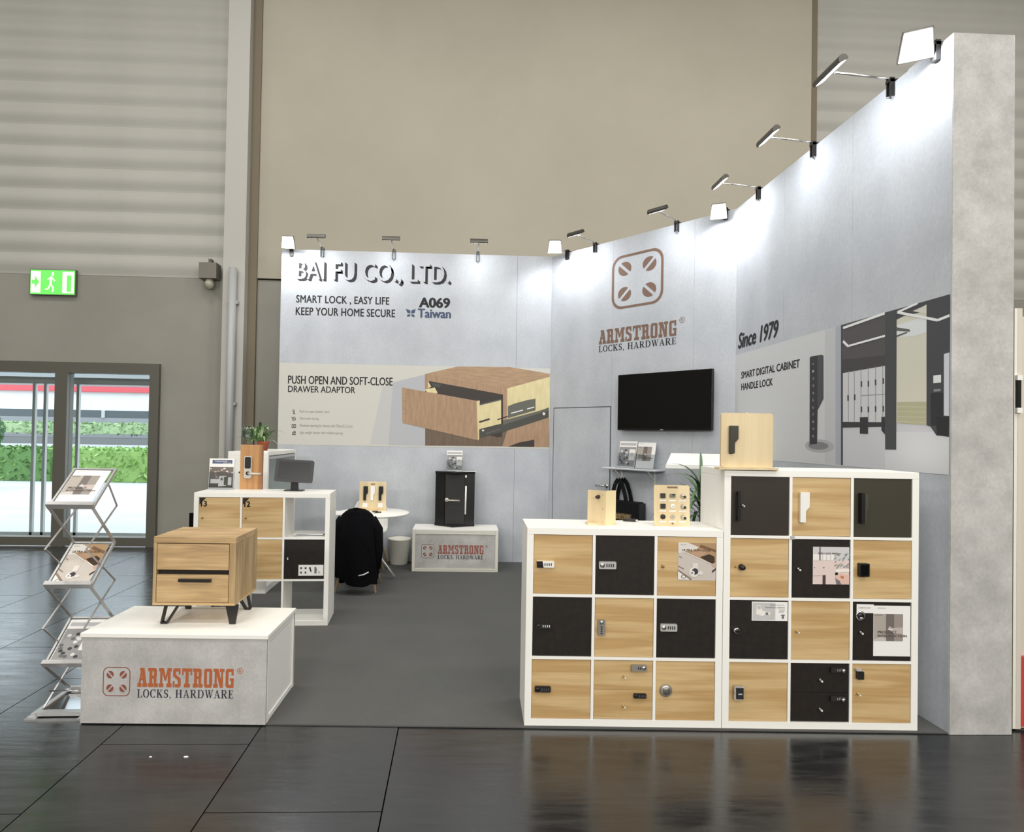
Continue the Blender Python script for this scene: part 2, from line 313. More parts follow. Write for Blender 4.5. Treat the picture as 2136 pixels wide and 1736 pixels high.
# ================================================================ HALL
hallwall_m = noisy('hall_render', (142, 140, 132), (150, 148, 140), .8, .8)
corr_m = noisy('hall_cladding', (172, 171, 165), (180, 179, 173), .6, .6)
panel_m = noisy('hall_board', (170, 165, 150), (178, 173, 158), .5, .7)
frame_m = M('door_frame_paint', (92, 90, 82), .5)
floor_m = noisy('hall_floor', (26, 27, 28), (40, 41, 42), 4, .22, stretch=(1, 6, 1), detail=8, bump=.09, rvar=.16, spec=1.0, rnd=True)
carpet_m = noisy('carpet', (90, 91, 90), (93, 93, 92), 2, .95, detail=3, fine=(260, .16), spec=.1)
HY = 9.3
fl = struct(bx('floor', (-14, -8, -.08), (12, HY, -.022), M('floor_joint', (12, 12, 12), .8)))
tw, tl = .765, 1.53; tmesh = {}
for i in range(-9, 0):
    for j in range(-1, 7):
        x0 = -.295 + i * tw; y0 = 2.86 + (j - 1) * tl + (.0 if i % 2 else .62)
        y1 = min(y0 + tl, HY - .02)
        if y1 - y0 < .1: continue
        key = round(y1 - y0, 3)
        if key not in tmesh:
            o = bx('tile', (.003, .003, -.022), (tw - .003, y1 - y0 - .003, 0), floor_m, fl); tmesh[key] = o.data
        else: o = bpy.data.objects.new('tile', tmesh[key]); COL.objects.link(o); o.parent = fl
        o.location = (x0, y0, 0)
for a, b in (((-14, -8), (-295e-3 - 9 * tw, HY)), ((-.292, -8), (12, HY)), ((-.295 - 9 * tw, -8), (-.295, .7))):
    bx('floor_field', (a[0], a[1], -.022), (b[0], b[1], -.002), floor_m, fl)['kind'] = 'structure'
cp = MB(); P = [(-2.07, 3.735), (2.82, 3.585), (2.82, 8.4), (-2.29, 8.4)]; cp.prism(P, 0, .007, carpet_m, 'z'); struct(cp.build('floor_carpet'))
hall = M('hall_far', (150, 146, 136), .8)
struct(bx('wall_left', (-14.2, -8, 0), (-14, HY, 10), hall)); struct(bx('wall_right_hall', (12, -8, 0), (12.2, HY, 10), hall))
struct(bx('wall_behind', (-14, -8.2, 0), (12, -8, 10), hall)); struct(bx('ceiling', (-14.2, -8.2, 10), (12.2, HY + .3, 10.2), M('ceiling_paint', (120, 118, 112), .9)))
# rear hall wall: low rendered band with door opening, cladding above, smooth boards in the middle
dx0, dx1, dz1 = -7.6, -4.18, 2.57
band_z = 3.80
w = MB(); w.box((-14, HY, 0), (dx0, HY + .25, band_z), hallwall_m).box((dx1, HY, 0), (12, HY + .25, band_z), hallwall_m).box((dx0, HY, dz1), (dx1, HY + .25, band_z), hallwall_m)
w.box((-14, HY + .1, band_z), (12, HY + .25, 10), hallwall_m)
wr = struct(w.build('wall_rear'))
slat_p = [(0, 0), (0, -.035), (.0, -.05), (0, 0)]
def slats(x0, x1, name='cladding_board'):
    z = band_z + .02; me = None
    while z < 9.7:
        if me is None:
            b = MB(); prof = [(HY + .1, 0)] + [(HY + .07 - .03 * math.sin(PI * k / 10) ** 1.5, .305 * k / 10) for k in range(11)] + [(HY + .1, .305)]
            b.prism([(p[0], p[1]) for p in prof], x0, x1, corr_m, 'x'); o = b.build(name, wr); me = o.data
        else: o = bpy.data.objects.new(name, me); COL.objects.link(o); o.parent = wr
        o.location = (0, 0, z); z += .305
slats(-14, -3.30); slats(5.26, 12)
for xa, xb in ((-2.86, 5.14),): bx('wall_board', (xa, HY - .03, band_z + .02), (xb, HY + .1, 9.8), panel_m, wr)
for xa, xb in ((5.14, 5.26),): bx('wall_joint', (xa, HY + .03, band_z), (xb, HY + .1, 9.8), M('joint_brown', (120, 110, 92), .7), wr)
cl = MB(); cl.box((-3.28, HY - .2, 0), (-2.98, HY, 10), M('column_paint', (184, 183, 178), .6)); struct(cl.build('trim_1'))
cl = MB(); cl.box((-2.98, HY - .06, 0), (-2.86, HY, 10), M('joint_brown', (120, 110, 92), .7)); struct(cl.build('trim_2'))
rp = thing('drain_pipe', 'light grey vertical pipe running down the hall column beside the booth wall', 'pipe', (-3.12, HY - .27, 0))
MB().tube([(0, 0, 0), (0, 0, 3.9)], .055, M('pipe_grey', (170, 172, 172), .4), 12).build('pipe', rp)
for z in (.6, 2.0, 3.4): bx('pipe_bracket', (-.075, -.01, z), (.075, .07, z + .04), M('pipe_grey', (170, 172, 172), .4), rp)
pp = onY(437, 580, HY - .1); dv = thing('wall_speaker', 'small grey device on the hall wall left of the column, above the doors', 'device', pp)
bx('housing', (-.12, -.08, -.02), (.12, .1, .2), M('device_grey', (118, 114, 104), .5), dv); bx('bracket', (-.02, 0, .2), (.02, .1, .27), frame_m, dv)
MB().lathe([(0, -.16), (.05, -.14), (.065, -.08), (.05, -.02), (0, -.02)], M('device_light', (170, 168, 150), .4), n=16).build('lens', dv)
# glazed hall doors
dr = struct(bpy.data.objects.new('door_1', None)); COL.objects.link(dr)
fy0, fy1 = HY - .06, HY + .1
def fr(name, a, b): return bx(name, (a[0], fy0, a[1]), (b[0], fy1, b[1]), frame_m, dr)
fr('frame_head', (dx0, 2.42), (dx1, dz1)); fr('frame_jamb', (dx1 - .13, 0), (dx1, 2.42)); fr('frame_jamb', (dx0, 0), (dx0 + .13, 2.42))
xm = onY(130, 900, HY).x; fr('mullion', (xm - .085, 0), (xm + .085, 2.42))
for xa, xb in ((xm + .085, dx1 - .13), (-6.9, xm - .085), (dx0 + .13, -7.05)):
    fr('bottom_rail', (xa, 0.01), (xb, .13))
    bx('pane', (xa, HY + .0, .13), (xb, HY + .012, 2.42), glassy('door_glass', (236, 240, 240), .06), dr)
fr('stile', (-7.05, 0), (-6.9, 2.42))
lightframe = M('outer_frame', (176, 178, 176), .4)
for u in (72, 95, 163):
    x = onY(u, 950, HY + .6).x; MB().box((x - .02, HY + .55, 0), (x + .02, HY + .6, 2.3), lightframe).build('outer_door_rail', dr)
x0_, x1_ = onY(72, 950, HY + .6).x, onY(163, 950, HY + .6).x
bx('outer_door_rail', (-7.4, HY + .55, .04), (dx1, HY + .6, .1), lightframe, dr); bx('outer_door_rail', (-7.4, HY + .55, 2.3), (dx1, HY + .6, 2.4), lightframe, dr)
# exit sign
a, b = onY(63, 613, HY - .05), onY(157, 565, HY - .05)
ex = thing('exit_sign', 'glowing green and white exit sign on the hall wall above the glass doors', 'sign', (a.x, HY - .05, a.z))
w_, h_ = b.x - a.x, b.z - a.z
bx('housing', (-.01, 0, -.01), (w_ + .01, .05, h_ + .01), M('sign_box', (96, 100, 88), .5), ex)
ar = Art(-.003); G1, G2 = M('exit_green', (92, 205, 84), em=1.1), M('exit_white', (225, 240, 200), em=.95)
ar.rect(0, 0, w_, h_, G1); ar.rect(.01 * w_, .06 * h_, .23 * w_, .94 * h_, G2, 1); ar.rect(.72 * w_, .06 * h_, .98 * w_, .94 * h_, G2, 1)
c0, s0 = .48 * w_, h_   # running figure
ar.poly(ell(c0 + .02 * w_, .84 * s0, .03 * w_, .08 * s0, 12), G2, 1)
for p, q, t in (((.47, .74), (.45, .42), .05), ((.45, .42), (.52, .26), .035), ((.52, .26), (.50, .1), .03), ((.45, .42), (.40, .22), .035), ((.40, .22), (.33, .2), .03), ((.47, .72), (.55, .55), .028), ((.47, .72), (.38, .6), .028)):
    ar.line((p[0] * w_, p[1] * s0), (q[0] * w_, q[1] * s0), t * w_, G2, 1)
ar.poly([(.20 * w_, .5 * h_), (.10 * w_, .75 * h_), (.10 * w_, .25 * h_)], G1, 2); ar.rect(.03 * w_, .42 * h_, .11 * w_, .58 * h_, G1, 2); ar.rect(.82 * w_, .12 * h_, .92 * w_, .8 * h_, G1, 2)
ar.build('pictogram', ex)
# ---------------------------------------------------------------- outside
struct(bx('ground_paving', (-30, HY + .25, -.1), (15, 40, -.01), noisy('paving', (196, 198, 200), (210, 211, 212), 1.2, .8)))
def foliage(name, label, cat, centre, rad, n, cols, leaf=.09, group=None, box=None):
    o = thing(name, label, cat, centre, 0, group); mb = MB(); mats = [M('leaf_%d%d%d' % c, c, .6) for c in cols]
    core = MB()
    for k in range(n):
        if box: p = Vector((random.uniform(-1, 1) * box[0], random.choice((-1, -1, 0)) * box[1] + random.uniform(-.05, .1), random.uniform(0, 1) * box[2]));
        else:
            th, ph = random.uniform(0, 2 * PI), math.acos(random.uniform(-1, 1)); rr = rad * random.uniform(.85, 1.08)
            p = Vector((math.sin(ph) * math.cos(th), math.sin(ph) * math.sin(th), math.cos(ph))) * rr; p.z += rad
        d = Vector((random.gauss(0, 1), random.gauss(0, 1), random.gauss(0, 1))).normalized() * leaf * random.uniform(.6, 1.3); e = d.orthogonal().normalized() * leaf * .45
        if box and random.random() < .35: p.z = box[2] + random.uniform(-.03, .08); p.y = random.uniform(-box[1], box[1])
        mb.add([p - d, p + e, p + d, p - e], [(0, 1, 2, 3)], random.choice(mats))
    if box: core.box((-box[0], -box[1], -.0), (box[0], box[1], box[2]), mats[0])
    else:
        core.lathe([(rad * .95 * math.sin(PI * k / 12), rad - rad * .95 * math.cos(PI * k / 12)) for k in range(13)], mats[0], n=20); core.tube([(0, 0, -centre[2]), (0, 0, .3)], .08, M('bark', (90, 80, 66), .8))
    core.build('core', o); f = mb.build('leaves', o); f['kind'] = 'stuff'; return o
GR = [(96, 138, 72), (124, 164, 90), (70, 108, 58)]
foliage('round_bush', 'round clipped green bush outside the left glass door', 'bush', (-12.9, 17.5, .75), .8, 1500, [(84, 128, 80), (110, 150, 104), (62, 100, 62)], .09)
foliage('hedge', 'low leafy hedge outside the left glass door, behind the round bush', 'hedge', (-16.6, 21, 0), 0, 2200, GR, .1, box=(4.1, .5, .95))
foliage('hedge', 'low leafy hedge outside the right glass door', 'hedge', (-9.8, 21, 0), 0, 1700, [(150, 186, 104), (122, 162, 86), (170, 200, 130)], .1, box=(2.4, .5, .95))
foliage('hedge', 'long pale hedge on the upper planter outside, in front of the building', 'hedge', (-14.0, 29.1, 1.41), 0, 2000, [(160, 184, 140), (140, 168, 122)], .12, box=(9, .3, .4))
bw = thing('planter_wall', 'grey stepped planter wall outside behind the hedges', 'wall', (-14, 28.6, 0))
for z, h, c in ((0, .6, (130, 132, 132)), (.6, .35, (200, 200, 202)), (.95, .28, (116, 116, 116))): bx('wall_course', (-12, 0, z), (12, 1, z + h), M('course_%d' % c[0], c, .8), bw)
bd = thing('building', 'white building outside the glass doors with grey window bands and red eaves', 'building', (-16, 31, 0))
for z, h, c, n_ in ((0, 2.15, (160, 162, 166), 'lower_wall'), (2.15, .35, (96, 102, 108), 'window_band'), (2.5, .85, (236, 238, 240), 'upper_wall'), (3.35, .25, (215, 90, 100), 'eaves'), (3.6, 3, (150, 154, 156), 'roof')):
    bx(n_, (-12, 0 if n_ != 'eaves' else -.2, z), (14, 3, z + h), M('bld_%d' % c[0], c, .7), bd)
for k in range(9): bx('window_post', (-11 + k * 2.6, -.06, 2.15), (-10.85 + k * 2.6, 0, 2.5), M('bld_post', (200, 200, 204), .7), bd)

# ================================================================ BOOTH WALLS
WH = 4.0
WB = bpy.data.objects.new('wall_back', None); WB.location = (-2.29, 8.40, 0)
AX, AY, BX_, BY_ = 1.2145, 8.40, 2.8145, 6.438
ANG = math.atan2(BY_ - AY, BX_ - AX); DL = math.hypot(BX_ - AX, BY_ - AY)
WD = bpy.data.objects.new('wall_diagonal', None); WD.location = (AX, AY, 0); WD.rotation_euler = (0, 0, ANG)
WR = bpy.data.objects.new('wall_right', None); WR.location = (BX_, BY_, 0); WR.rotation_euler = (0, 0, -PI / 2)
for o in (WB, WD, WR): COL.objects.link(o); struct(o)
def wmap(root, u, v):
    a = root.rotation_euler.z; n = Vector((math.sin(a), -math.cos(a), 0)); p = onP(u, v, root.location, n) - Vector(root.location)
    return (p.x * math.cos(a) + p.y * math.sin(a), p.z)
def wallpanels(root, cuts, L):
    for a, b in zip(cuts[:-1], cuts[1:]): bx('panel', (a + .0012, 0, 0), (b - .0012, .04, WH), concrete, root)
    bx('rail', (0, .0405, WH - .05), (L, .06, WH), alu, root); bx('backing', (.0, .0405, 0), (L, .05, WH - .06), concrete2, root)
wallpanels(WB, [0, 3.05, 3.5045], 3.5045)
wallpanels(WR, [0, .953, 1.924, 2.858], 2.858)
# diagonal wall with flush service door
sd0, sd1, sdz = wmap(WD, 1155, 849)[0], wmap(WD, 1275, 849)[0], 2.02
seam = wmap(WD, 1449, 520)[0]
bx('panel', (0, 0, sdz), (sd1, .04, WH), concrete, WD); bx('panel', (0, 0, 0), (sd0, .04, sdz), concrete, WD)
bx('panel', (sd1 + .002, 0, 0), (seam - .001, .04, WH), concrete, WD); bx('panel', (seam + .001, 0, 0), (DL, .04, WH), concrete, WD)
bx('backing', (0, .0405, 0), (DL, .05, WH - .06), concrete2, WD); bx('rail', (0, .0405, WH - .05), (DL, .06, WH), alu, WD)
d2 = bpy.data.objects.new('door_2', None); d2.location = (AX, AY, 0); d2.rotation_euler = (0, 0, ANG); COL.objects.link(d2); struct(d2)
bx('leaf', (sd0 + .012, -.004, .015), (sd1 - .012, .03, sdz - .012), concrete, d2)
gm = M('groove', (84, 88, 96), .7)
for a, b in (((sd0, -.001, 0), (sd0 + .010, .004, sdz)), ((sd1 - .010, -.001, 0), (sd1, .004, sdz)), ((sd0, -.001, sdz - .010), (sd1, .004, sdz))): bx('door_gap', a, b, gm, d2)
hx, hz = wmap(WD, 1266, 1014)
h = MB(); h.tube([(hx, -.004, hz), (hx, -.05, hz), (hx - .02, -.055, hz), (hx - .13, -.055, hz)], .010, chrome, 10); h.lathe([(0, -.008), (.026, -.008), (.026, 0), (0, 0)], chrome, (hx, -.004, hz), 20, 'y')
h.lathe([(0, -.006), (.02, -.006), (.02, 0), (0, 0)], chrome, (hx, -.004, hz - .07), 20, 'y'); h.build('door_handle', d2)
# end pillar
pl = MB(); pl.box((2.8158, 3.575, 0), (3.18, 3.95, WH + .01), concrete2); struct(pl.build('trim_3'))
sk = Art(0); 
# ---------------------------------------------------------------- neighbour booth edge at the far right
nb = thing('partition_edge', 'low cream aluminium partition post of the next booth, right of the grey pillar', 'partition', (3.225, 3.63, 0))
for i, (a, c) in enumerate(((0, (150, 142, 132)), (.012, (70, 66, 62)), (.018, (238, 236, 226)), (.036, (214, 208, 196)))): bx('profile', (a - .012, .0 - .002 * i, 0.01), (a + .006 if i < 2 else a + .016, .05, 2.44), M('prof%d' % i, c, .4), nb)
bx('hinge', (.012, -.02, 1.86), (.034, .0, 2.02), black, nb); bx('hinge_cap', (.008, -.024, 1.83), (.04, .004, 1.86), whiteg, nb); bx('hinge_cap', (.008, -.024, 2.02), (.04, .004, 2.05), whiteg, nb)
nc = tag(bx('neighbour_panel', (3.275, 3.66, 0), (4.4, 3.70, 2.4), M('neigh_panel', (214, 204, 190), .6)), 'beige wall panel of the next booth at the right edge', 'panel')
tag(bx('red_block', (3.278, 3.63, 0.02), (4.2, 3.657, .42), M('red_paint', (196, 70, 66), .5)), 'red board at floor level against the next booth panel, right edge', 'board')
# ---------------------------------------------------------------- prints on the back wall
def wart(root, name, label, cat='sign'):
    A = Art(-.0015); A.root = root; A.nm = (name, label, cat); return A
def wdone(A):
    o = A.build(A.nm[0]); o.location = A.root.location; o.rotation_euler = A.root.rotation_euler; tag(o, A.nm[1], A.nm[2]); return o
def box2(root, u0, v0, u1, v1): a, b = wmap(root, u0, v0), wmap(root, u1, v1); return a[0], a[1], b[0], b[1]
def tbox(A, txt, u0, v0, u1, v1, mat, layer=0, **k): x0, z0, x1, z1 = box2(A.root, u0, v0, u1, v1); A.text(txt, x0, z0, x1, z1, mat, layer, **k)
# raised-look shadow lettering
A = wart(WB, 'company_lettering', 'large shadow-style lettering reading BAI FU CO., LTD. on the left wall')
x0, z0, x1, z1 = box2(WB, 619, 588, 937, 552.5)
vs, fs, bd_ = glyph_mesh('BAI FU CO., LTD.', 0, 0, 1.06)
ax, bxx, az, bz = min(v[0] for v in vs), max(v[0] for v in vs), min(v[1] for v in vs), max(v[1] for v in vs)
T = [(x0 + (v[0] - ax) * (x1 - x0) / (bxx - ax), z0 + (v[1] - az) * (z1 - z0) / (bz - az)) for v in vs]; dd = .034
inkm = M('shadow_ink', (40, 38, 41), .7)
A.add([(p[0] + dd, -.0015, p[1] - dd * .8) for p in T], fs, inkm)
for i, j in bd_: A.poly([T[i], T[j], (T[j][0] + dd, T[j][1] - dd * .8), (T[i][0] + dd, T[i][1] - dd * .8)], inkm, 0)
A.add([(p[0], -.0035, p[1]) for p in T], fs, concrete); wdone(A)
A = wart(WB, 'slogan_lettering', 'small black lettering SMART LOCK, EASY LIFE and KEEP YOUR HOME SECURE under the company name')
tbox(A, 'SMART LOCK , EASY LIFE', 618, 633.5, 812, 620.5, ink, spacing=1.05); tbox(A, 'KEEP YOUR HOME SECURE', 617, 657, 824, 646, ink, spacing=1.05); wdone(A)
A = wart(WB, 'booth_number_lettering', 'bold black booth number A069 above the blue butterfly mark'); tbox(A, 'A069', 875, 641, 938, 622.5, ink, bold=.03); wdone(A)
A = wart(WB, 'country_mark', 'blue butterfly mark with the word Taiwan under the booth number', 'logo'); blue = M('blue_print', (66, 80, 108), .7)
tbox(A, 'Taiwan', 872, 662.5, 940, 646, blue, bold=.022)
def ppoly(A, pts, mat, layer=0): A.poly([wmap(A.root, u, v) for u, v in pts], mat, layer)
for pts in (((847, 644), (856, 648), (856, 654.5), (849, 652)), ((867, 644.5), (858, 648), (858, 654.5), (865, 653)), ((849, 661), (850, 656), (856, 655.5), (855.5, 660)), ((865, 662), (864, 656.5), (858, 655.5), (858.5, 660))): ppoly(A, pts, blue)
wdone(A)
# banner with drawer picture
A = wart(WB, 'drawer_banner', 'wide printed banner with an open wooden drawer, PUSH OPEN AND SOFT-CLOSE DRAWER ADAPTOR', 'banner')
bm_ = M('banner_beige', (205, 204, 198), .7); bg = M('banner_grey', (180, 183, 189), .7); bgm = M('banner_midgrey', (193, 194, 194), .7)
A.rect(.005, 1.483, 3.503, 2.533, bm_, 0)
Z7 = lambda x, y: (820 + x / 6.282, 750 + y / 6.282)
def zp(A, Z, pts, mat, layer): A.poly([wmap(A.root, *Z(*p)) for p in pts], mat, layer)
zp(A, Z7, [(-140, 360), (420, 205), (420, 1125), (-300, 1110)], bgm, 1); zp(A, Z7, [(0, 300), (420, 198), (420, 1130), (-60, 1120), (-30, 700)], bg, 2)
pw = noisy('print_wood', (176, 146, 118), (158, 128, 102), 6, .6, stretch=(6, 6, .8)); pwd = noisy('print_wood_dark', (116, 98, 82), (98, 84, 70), 6, .6, stretch=(6, 6, .8)); pwt = noisy('print_wood_top', (180, 150, 120), (160, 132, 104), 6, .6, stretch=(1, 1, 7))
pl_ = noisy('print_pale', (226, 214, 168), (214, 200, 152), 5, .6, stretch=(4, 4, 1)); pdk = M('print_dark', (54, 48, 45), .6); psl = M('print_slide', (64, 65, 60), .5); psl2 = M('print_slide_light', (92, 94, 86), .5); ppw = M('print_white', (230, 230, 225), .6)
zp(A, Z7, [(420, 190), (850, 92), (1530, 100), (2052, 188), (2052, 228), (1495, 380)], pwt, 1)
zp(A, Z7, [(418, 190), (1495, 378), (1495, 1140), (415, 1130)], pwd, 1); zp(A, Z7, [(418, 190), (1495, 378), (1495, 470), (418, 275)], pw, 2)
zp(A, Z7, [(418, 190), (465, 198), (465, 400), (418, 400)], pw, 3); zp(A, Z7, [(1440, 370), (1495, 378), (1495, 930), (1440, 930)], pw, 3)
zp(A, Z7, [(468, 282), (1440, 460), (1440, 960), (560, 800)], pdk, 4); zp(A, Z7, [(500, 305), (640, 330), (600, 370), (520, 350)], psl, 5); zp(A, Z7, [(458, 285), (500, 360), (458, 375)], pl_, 5)
zp(A, Z7, [(1495, 380), (2052, 228), (2052, 780), (1495, 930)], pl_, 2); zp(A, Z7, [(1495, 930), (2045, 765), (2045, 1150), (1430, 1140)], pw, 3)
zp(A, Z7, [(410, 395), (545, 368), (585, 440), (500, 470)], pl_, 5); zp(A, Z7, [(1125, 600), (1415, 532), (1415, 842), (1125, 915)], pl_, 6); zp(A, Z7, [(1125, 590), (1410, 520), (1415, 535), (1125, 606)], psl2, 7)
zp(A, Z7, [(118, 368), (1110, 545), (1118, 1062), (122, 832)], pw, 7); zp(A, Z7, [(1095, 545), (1135, 538), (1128, 1040), (1112, 1060)], pl_, 8); zp(A, Z7, [(118, 368), (160, 372), (160, 842), (122, 832)], pwt, 8)
zp(A, Z7, [(1128, 925), (1430, 842), (2040, 630), (2040, 762), (1485, 935), (1128, 1030)], psl, 8); zp(A, Z7, [(1440, 800), (2040, 640), (2040, 665), (1440, 860)], psl2, 9)
zp(A, Z7, [(1505, 612), (1600, 575), (1770, 530), (1865, 515), (1865, 665), (1505, 770)], psl2, 9); A.poly(ell(*wmap(WB, *Z7(1975, 712)), .018, .02, 12), ppw, 10); A.poly(ell(*wmap(WB, *Z7(1178, 930)), .015, .012, 12), ppw, 10)
for p, q, w0 in (((1545, 706), (1700, 664), .014), ((1755, 650), (1848, 624), .014), ((1215, 970), (1400, 915), .012)): A.line(wmap(WB, *Z7(*p)), wmap(WB, *Z7(*q)), w0, ppw if w0 > .013 else psl2, 10)
for p, q, w0 in (((1128, 822), (1265, 780), .022), ((1365, 790), (1500, 745), .014)): A.line(wmap(WB, *Z7(*p)), wmap(WB, *Z7(*q)), w0, pdk, 10)
zp(A, Z7, [(1255, 990), (1425, 935), (1425, 1012), (1380, 1020)], pdk, 7); zp(A, Z7, [(1510, 1142), (1650, 1088), (1850, 1052), (1850, 1145)], pdk, 5)
tbox(A, 'PUSH OPEN AND SOFT-CLOSE', 601, 800.5, 819, 788, ink, 1, bold=.01); tbox(A, 'DRAWER ADAPTOR', 601, 818, 741, 807.5, ink, 1, bold=.01)
gi = M('fine_print', (120, 120, 120), .7); gd = M('icon_print', (84, 84, 86), .7)
for yy, xx, t in ((859, 687, 'Push-to-open drawer latch'), (873.5, 665, 'Silent soft-closing'), (889, 735, 'Maximum opening for drawer with 70mm/2.5 (mm)'), (903.5, 715, 'Light weight drawer with reliable opening')):
    tbox(A, t, 625, yy + 3.3, xx, yy - 2.6, gi, 1, bold=0)
def icon(u, v, k):
    cx, cz = wmap(WB, u, v); r = .026
    if k == 0: A.ring(ell(cx - .005, cz + .01, r * .6, r * .6, 12), ell(cx - .005, cz + .01, r * .35, r * .35, 12), gd, 1); A.line((cx, cz + .01), (cx + .004, cz - .03), .012, gd, 1); A.line((cx - .012, cz - .03), (cx + .018, cz - .03), .01, gd, 1)
    if k == 1: A.ring(ell(cx, cz, r, r, 14), ell(cx, cz, r * .7, r * .7, 14), gd, 1); A.poly(ell(cx, cz, r * .4, r * .4, 8), gd, 1); A.line((cx - .03, cz + .02), (cx - .01, cz + .01), .008, gd, 1)
    if k == 2: A.ring(R(cx - .028, cz - .024, cx + .028, cz + .024), R(cx - .02, cz - .014, cx + .02, cz + .012), gd, 1); A.rect(cx - .008, cz - .012, cx + .008, cz + .01, gd, 1)
    if k == 3: A.line((cx - .024, cz - .018), (cx + .024, cz - .018), .014, gd, 1); A.line((cx - .022, cz + .002), (cx + .026, cz + .004), .012, gd, 1); A.line((cx - .006, cz + .02), (cx + .022, cz + .02), .012, gd, 1)
for k, yy in enumerate((858.5, 874, 889, 903.5)): icon(613, yy, k)
wdone(A)
# ---------------------------------------------------------------- prints on the diagonal wall
A = wart(WD, 'emblem_sign', 'large brown emblem of four slotted screw heads in a rounded square', 'logo')
ex0, ex1 = wmap(WD, 1276.5, 590)[0], wmap(WD, 1384, 580)[0]; emblem(A, ex0, wmap(WD, 1288, 646)[1], ex1, wmap(WD, 1371, 516)[1], brownp, 0, .045); wdone(A)
bt = thing('brand_lettering', 'brown slab lettering ARMSTRONG over LOCKS, HARDWARE above the television', 'sign', WD.location, ANG)
lx, lz = wmap(WD, 1249, 735); _, zm_ = wmap(WD, 1249, 719); rx, zt_ = wmap(WD, 1412, 667.5); A = Art(-.0015); custom(A, SLAB, 'ARMSTRONG', lx, zm_, rx, zt_, brownp, 0); rg = (rx - lx) * .032; A.build('name_word', bt)
A = Art(-.0015); custom(A, SER, 'LOCKS, HARDWARE', lx, lz, rx, lz + (zm_ - lz) * .8, ink, 0); A.build('tagline', bt)
A = Art(-.0015); A.ring(ell(rx + rg * 1.9, zt_ - rg * .2, rg, rg, 18), ell(rx + rg * 1.9, zt_ - rg * .2, rg * .84, rg * .84, 18), brownp, 0); A.text('R', rx + rg * 1.5, zt_ - rg * .7, rx + rg * 2.3, zt_ + rg * .3, brownp, 0, 0); A.build('registered_mark', bt)
# ---------------------------------------------------------------- prints on the right wall
A = wart(WR, 'anniversary_lettering', 'black italic lettering Since 1979 on the right wall above the banner')
q0, q1, q2 = (wmap(WR, 1480 + a / 3.256, 560 + b / 3.256) for a, b in ((197, 546), (197, 445), (467, 420))); A.text('Since 1979', q0[0], q0[1], q2[0], q1[1], ink, 0, bold=.025, shear=.2); wdone(A)
A = wart(WR, 'locker_banner', 'wide printed banner with a black handle lock and a locker room on the right wall', 'banner')
zb, zt = 1.468, 2.503
A.rect(.004, zb, 2.852, zt, M('mural_pale', (207, 209, 211), .7), 0)
Z3 = lambda x, y: (1480 + x / 3.256, 560 + y / 3.256)
def clip(P, x0=.004, x1=2.852): return [(min(max(p[0], x0), x1), min(max(p[1], zb), zt)) for p in P]
def z3(pts, c, layer, name=None): A.poly(clip([wmap(WR, *Z3(*p)) for p in pts]), c if not isinstance(c, tuple) else M('mural_%d_%d_%d' % c, c, .7), layer)
z3([(785, 420), (860, 395), (860, 1330), (785, 1320)], (196, 198, 202), 1); z3([(858, 395), (900, 380), (900, 1335), (858, 1330)], (172, 178, 190), 2); z3([(896, 370), (908, 366), (908, 1337), (896, 1336)], (60, 58, 62), 3)
z3([(905, 330), (1640, 130), (1640, 1410), (905, 1340)], (206, 208, 214), 2); z3([(1195, 1110), (1640, 1110), (1640, 1410), (1195, 1370)], (216, 218, 222), 3)
z3([(905, 330), (1200, 240), (1200, 662), (905, 712)], (84, 82, 84), 3); z3([(905, 330), (1200, 240), (1200, 300), (905, 385)], (60, 60, 62), 4); z3([(905, 620), (1195, 590), (1195, 662), (905, 712)], (70, 68, 70), 4)
z3([(1200, 240), (1640, 130), (1640, 560), (1200, 560)], (70, 70, 73), 3)
z3([(1272, 350), (1478, 245), (1478, 1066), (1272, 1050)], (216, 214, 200), 4); z3([(1275, 385), (1478, 325), (1478, 435), (1395, 460), (1275, 470)], (224, 229, 231), 5)
z3([(1275, 400), (1365, 415), (1365, 430), (1275, 425)], (96, 98, 98), 6); z3([(1275, 455), (1345, 430), (1350, 438), (1275, 468)], (96, 98, 98), 6); z3([(1275, 300), (1478, 250), (1478, 290), (1320, 325), (1275, 345)], (74, 74, 76), 5); z3([(1385, 290), (1478, 248), (1478, 310)], (214, 214, 204), 6)
z3([(1278, 908), (1476, 905), (1476, 1066), (1278, 1050)], (184, 182, 152), 5)
for k in range(4): z3([(1278, 938 + k * 33), (1476, 940 + k * 35), (1476, 944 + k * 35), (1278, 942 + k * 33)], (206, 204, 178), 6)
z3([(1478, 240), (1640, 150), (1640, 1140), (1545, 1135), (1505, 1075), (1478, 1066)], (70, 72, 76), 6)
z3([(1597, 582), (1640, 570), (1640, 1002), (1597, 1000)], (212, 215, 224), 7); z3([(1525, 728), (1578, 722), (1578, 775), (1525, 780)], (232, 234, 236), 7); z3([(1507, 848), (1590, 842), (1590, 1065), (1507, 1068)], (46, 46, 50), 7)
z3([(1528, 822), (1575, 818), (1575, 834), (1528, 838)], (140, 142, 146), 8); z3([(1545, 1008), (1640, 1010), (1640, 1145), (1548, 1132)], (38, 38, 42), 8)
z3([(1197, 290), (1275, 275), (1272, 1232), (1197, 1230)], (70, 73, 76), 7)
z3([(910, 712), (1195, 662), (1195, 1045), (910, 1045)], (208, 210, 214), 5)
lk = (150, 152, 158)
for x in (945, 985, 1030, 1080, 1130, 1178): z3([(x, 705 - (x - 910) * .17), (x + 4, 704 - (x - 910) * .17), (x + 4, 1042), (x, 1042)], lk, 6)
z3([(1030, 862), (1195, 852), (1195, 858), (1030, 868)], lk, 6)
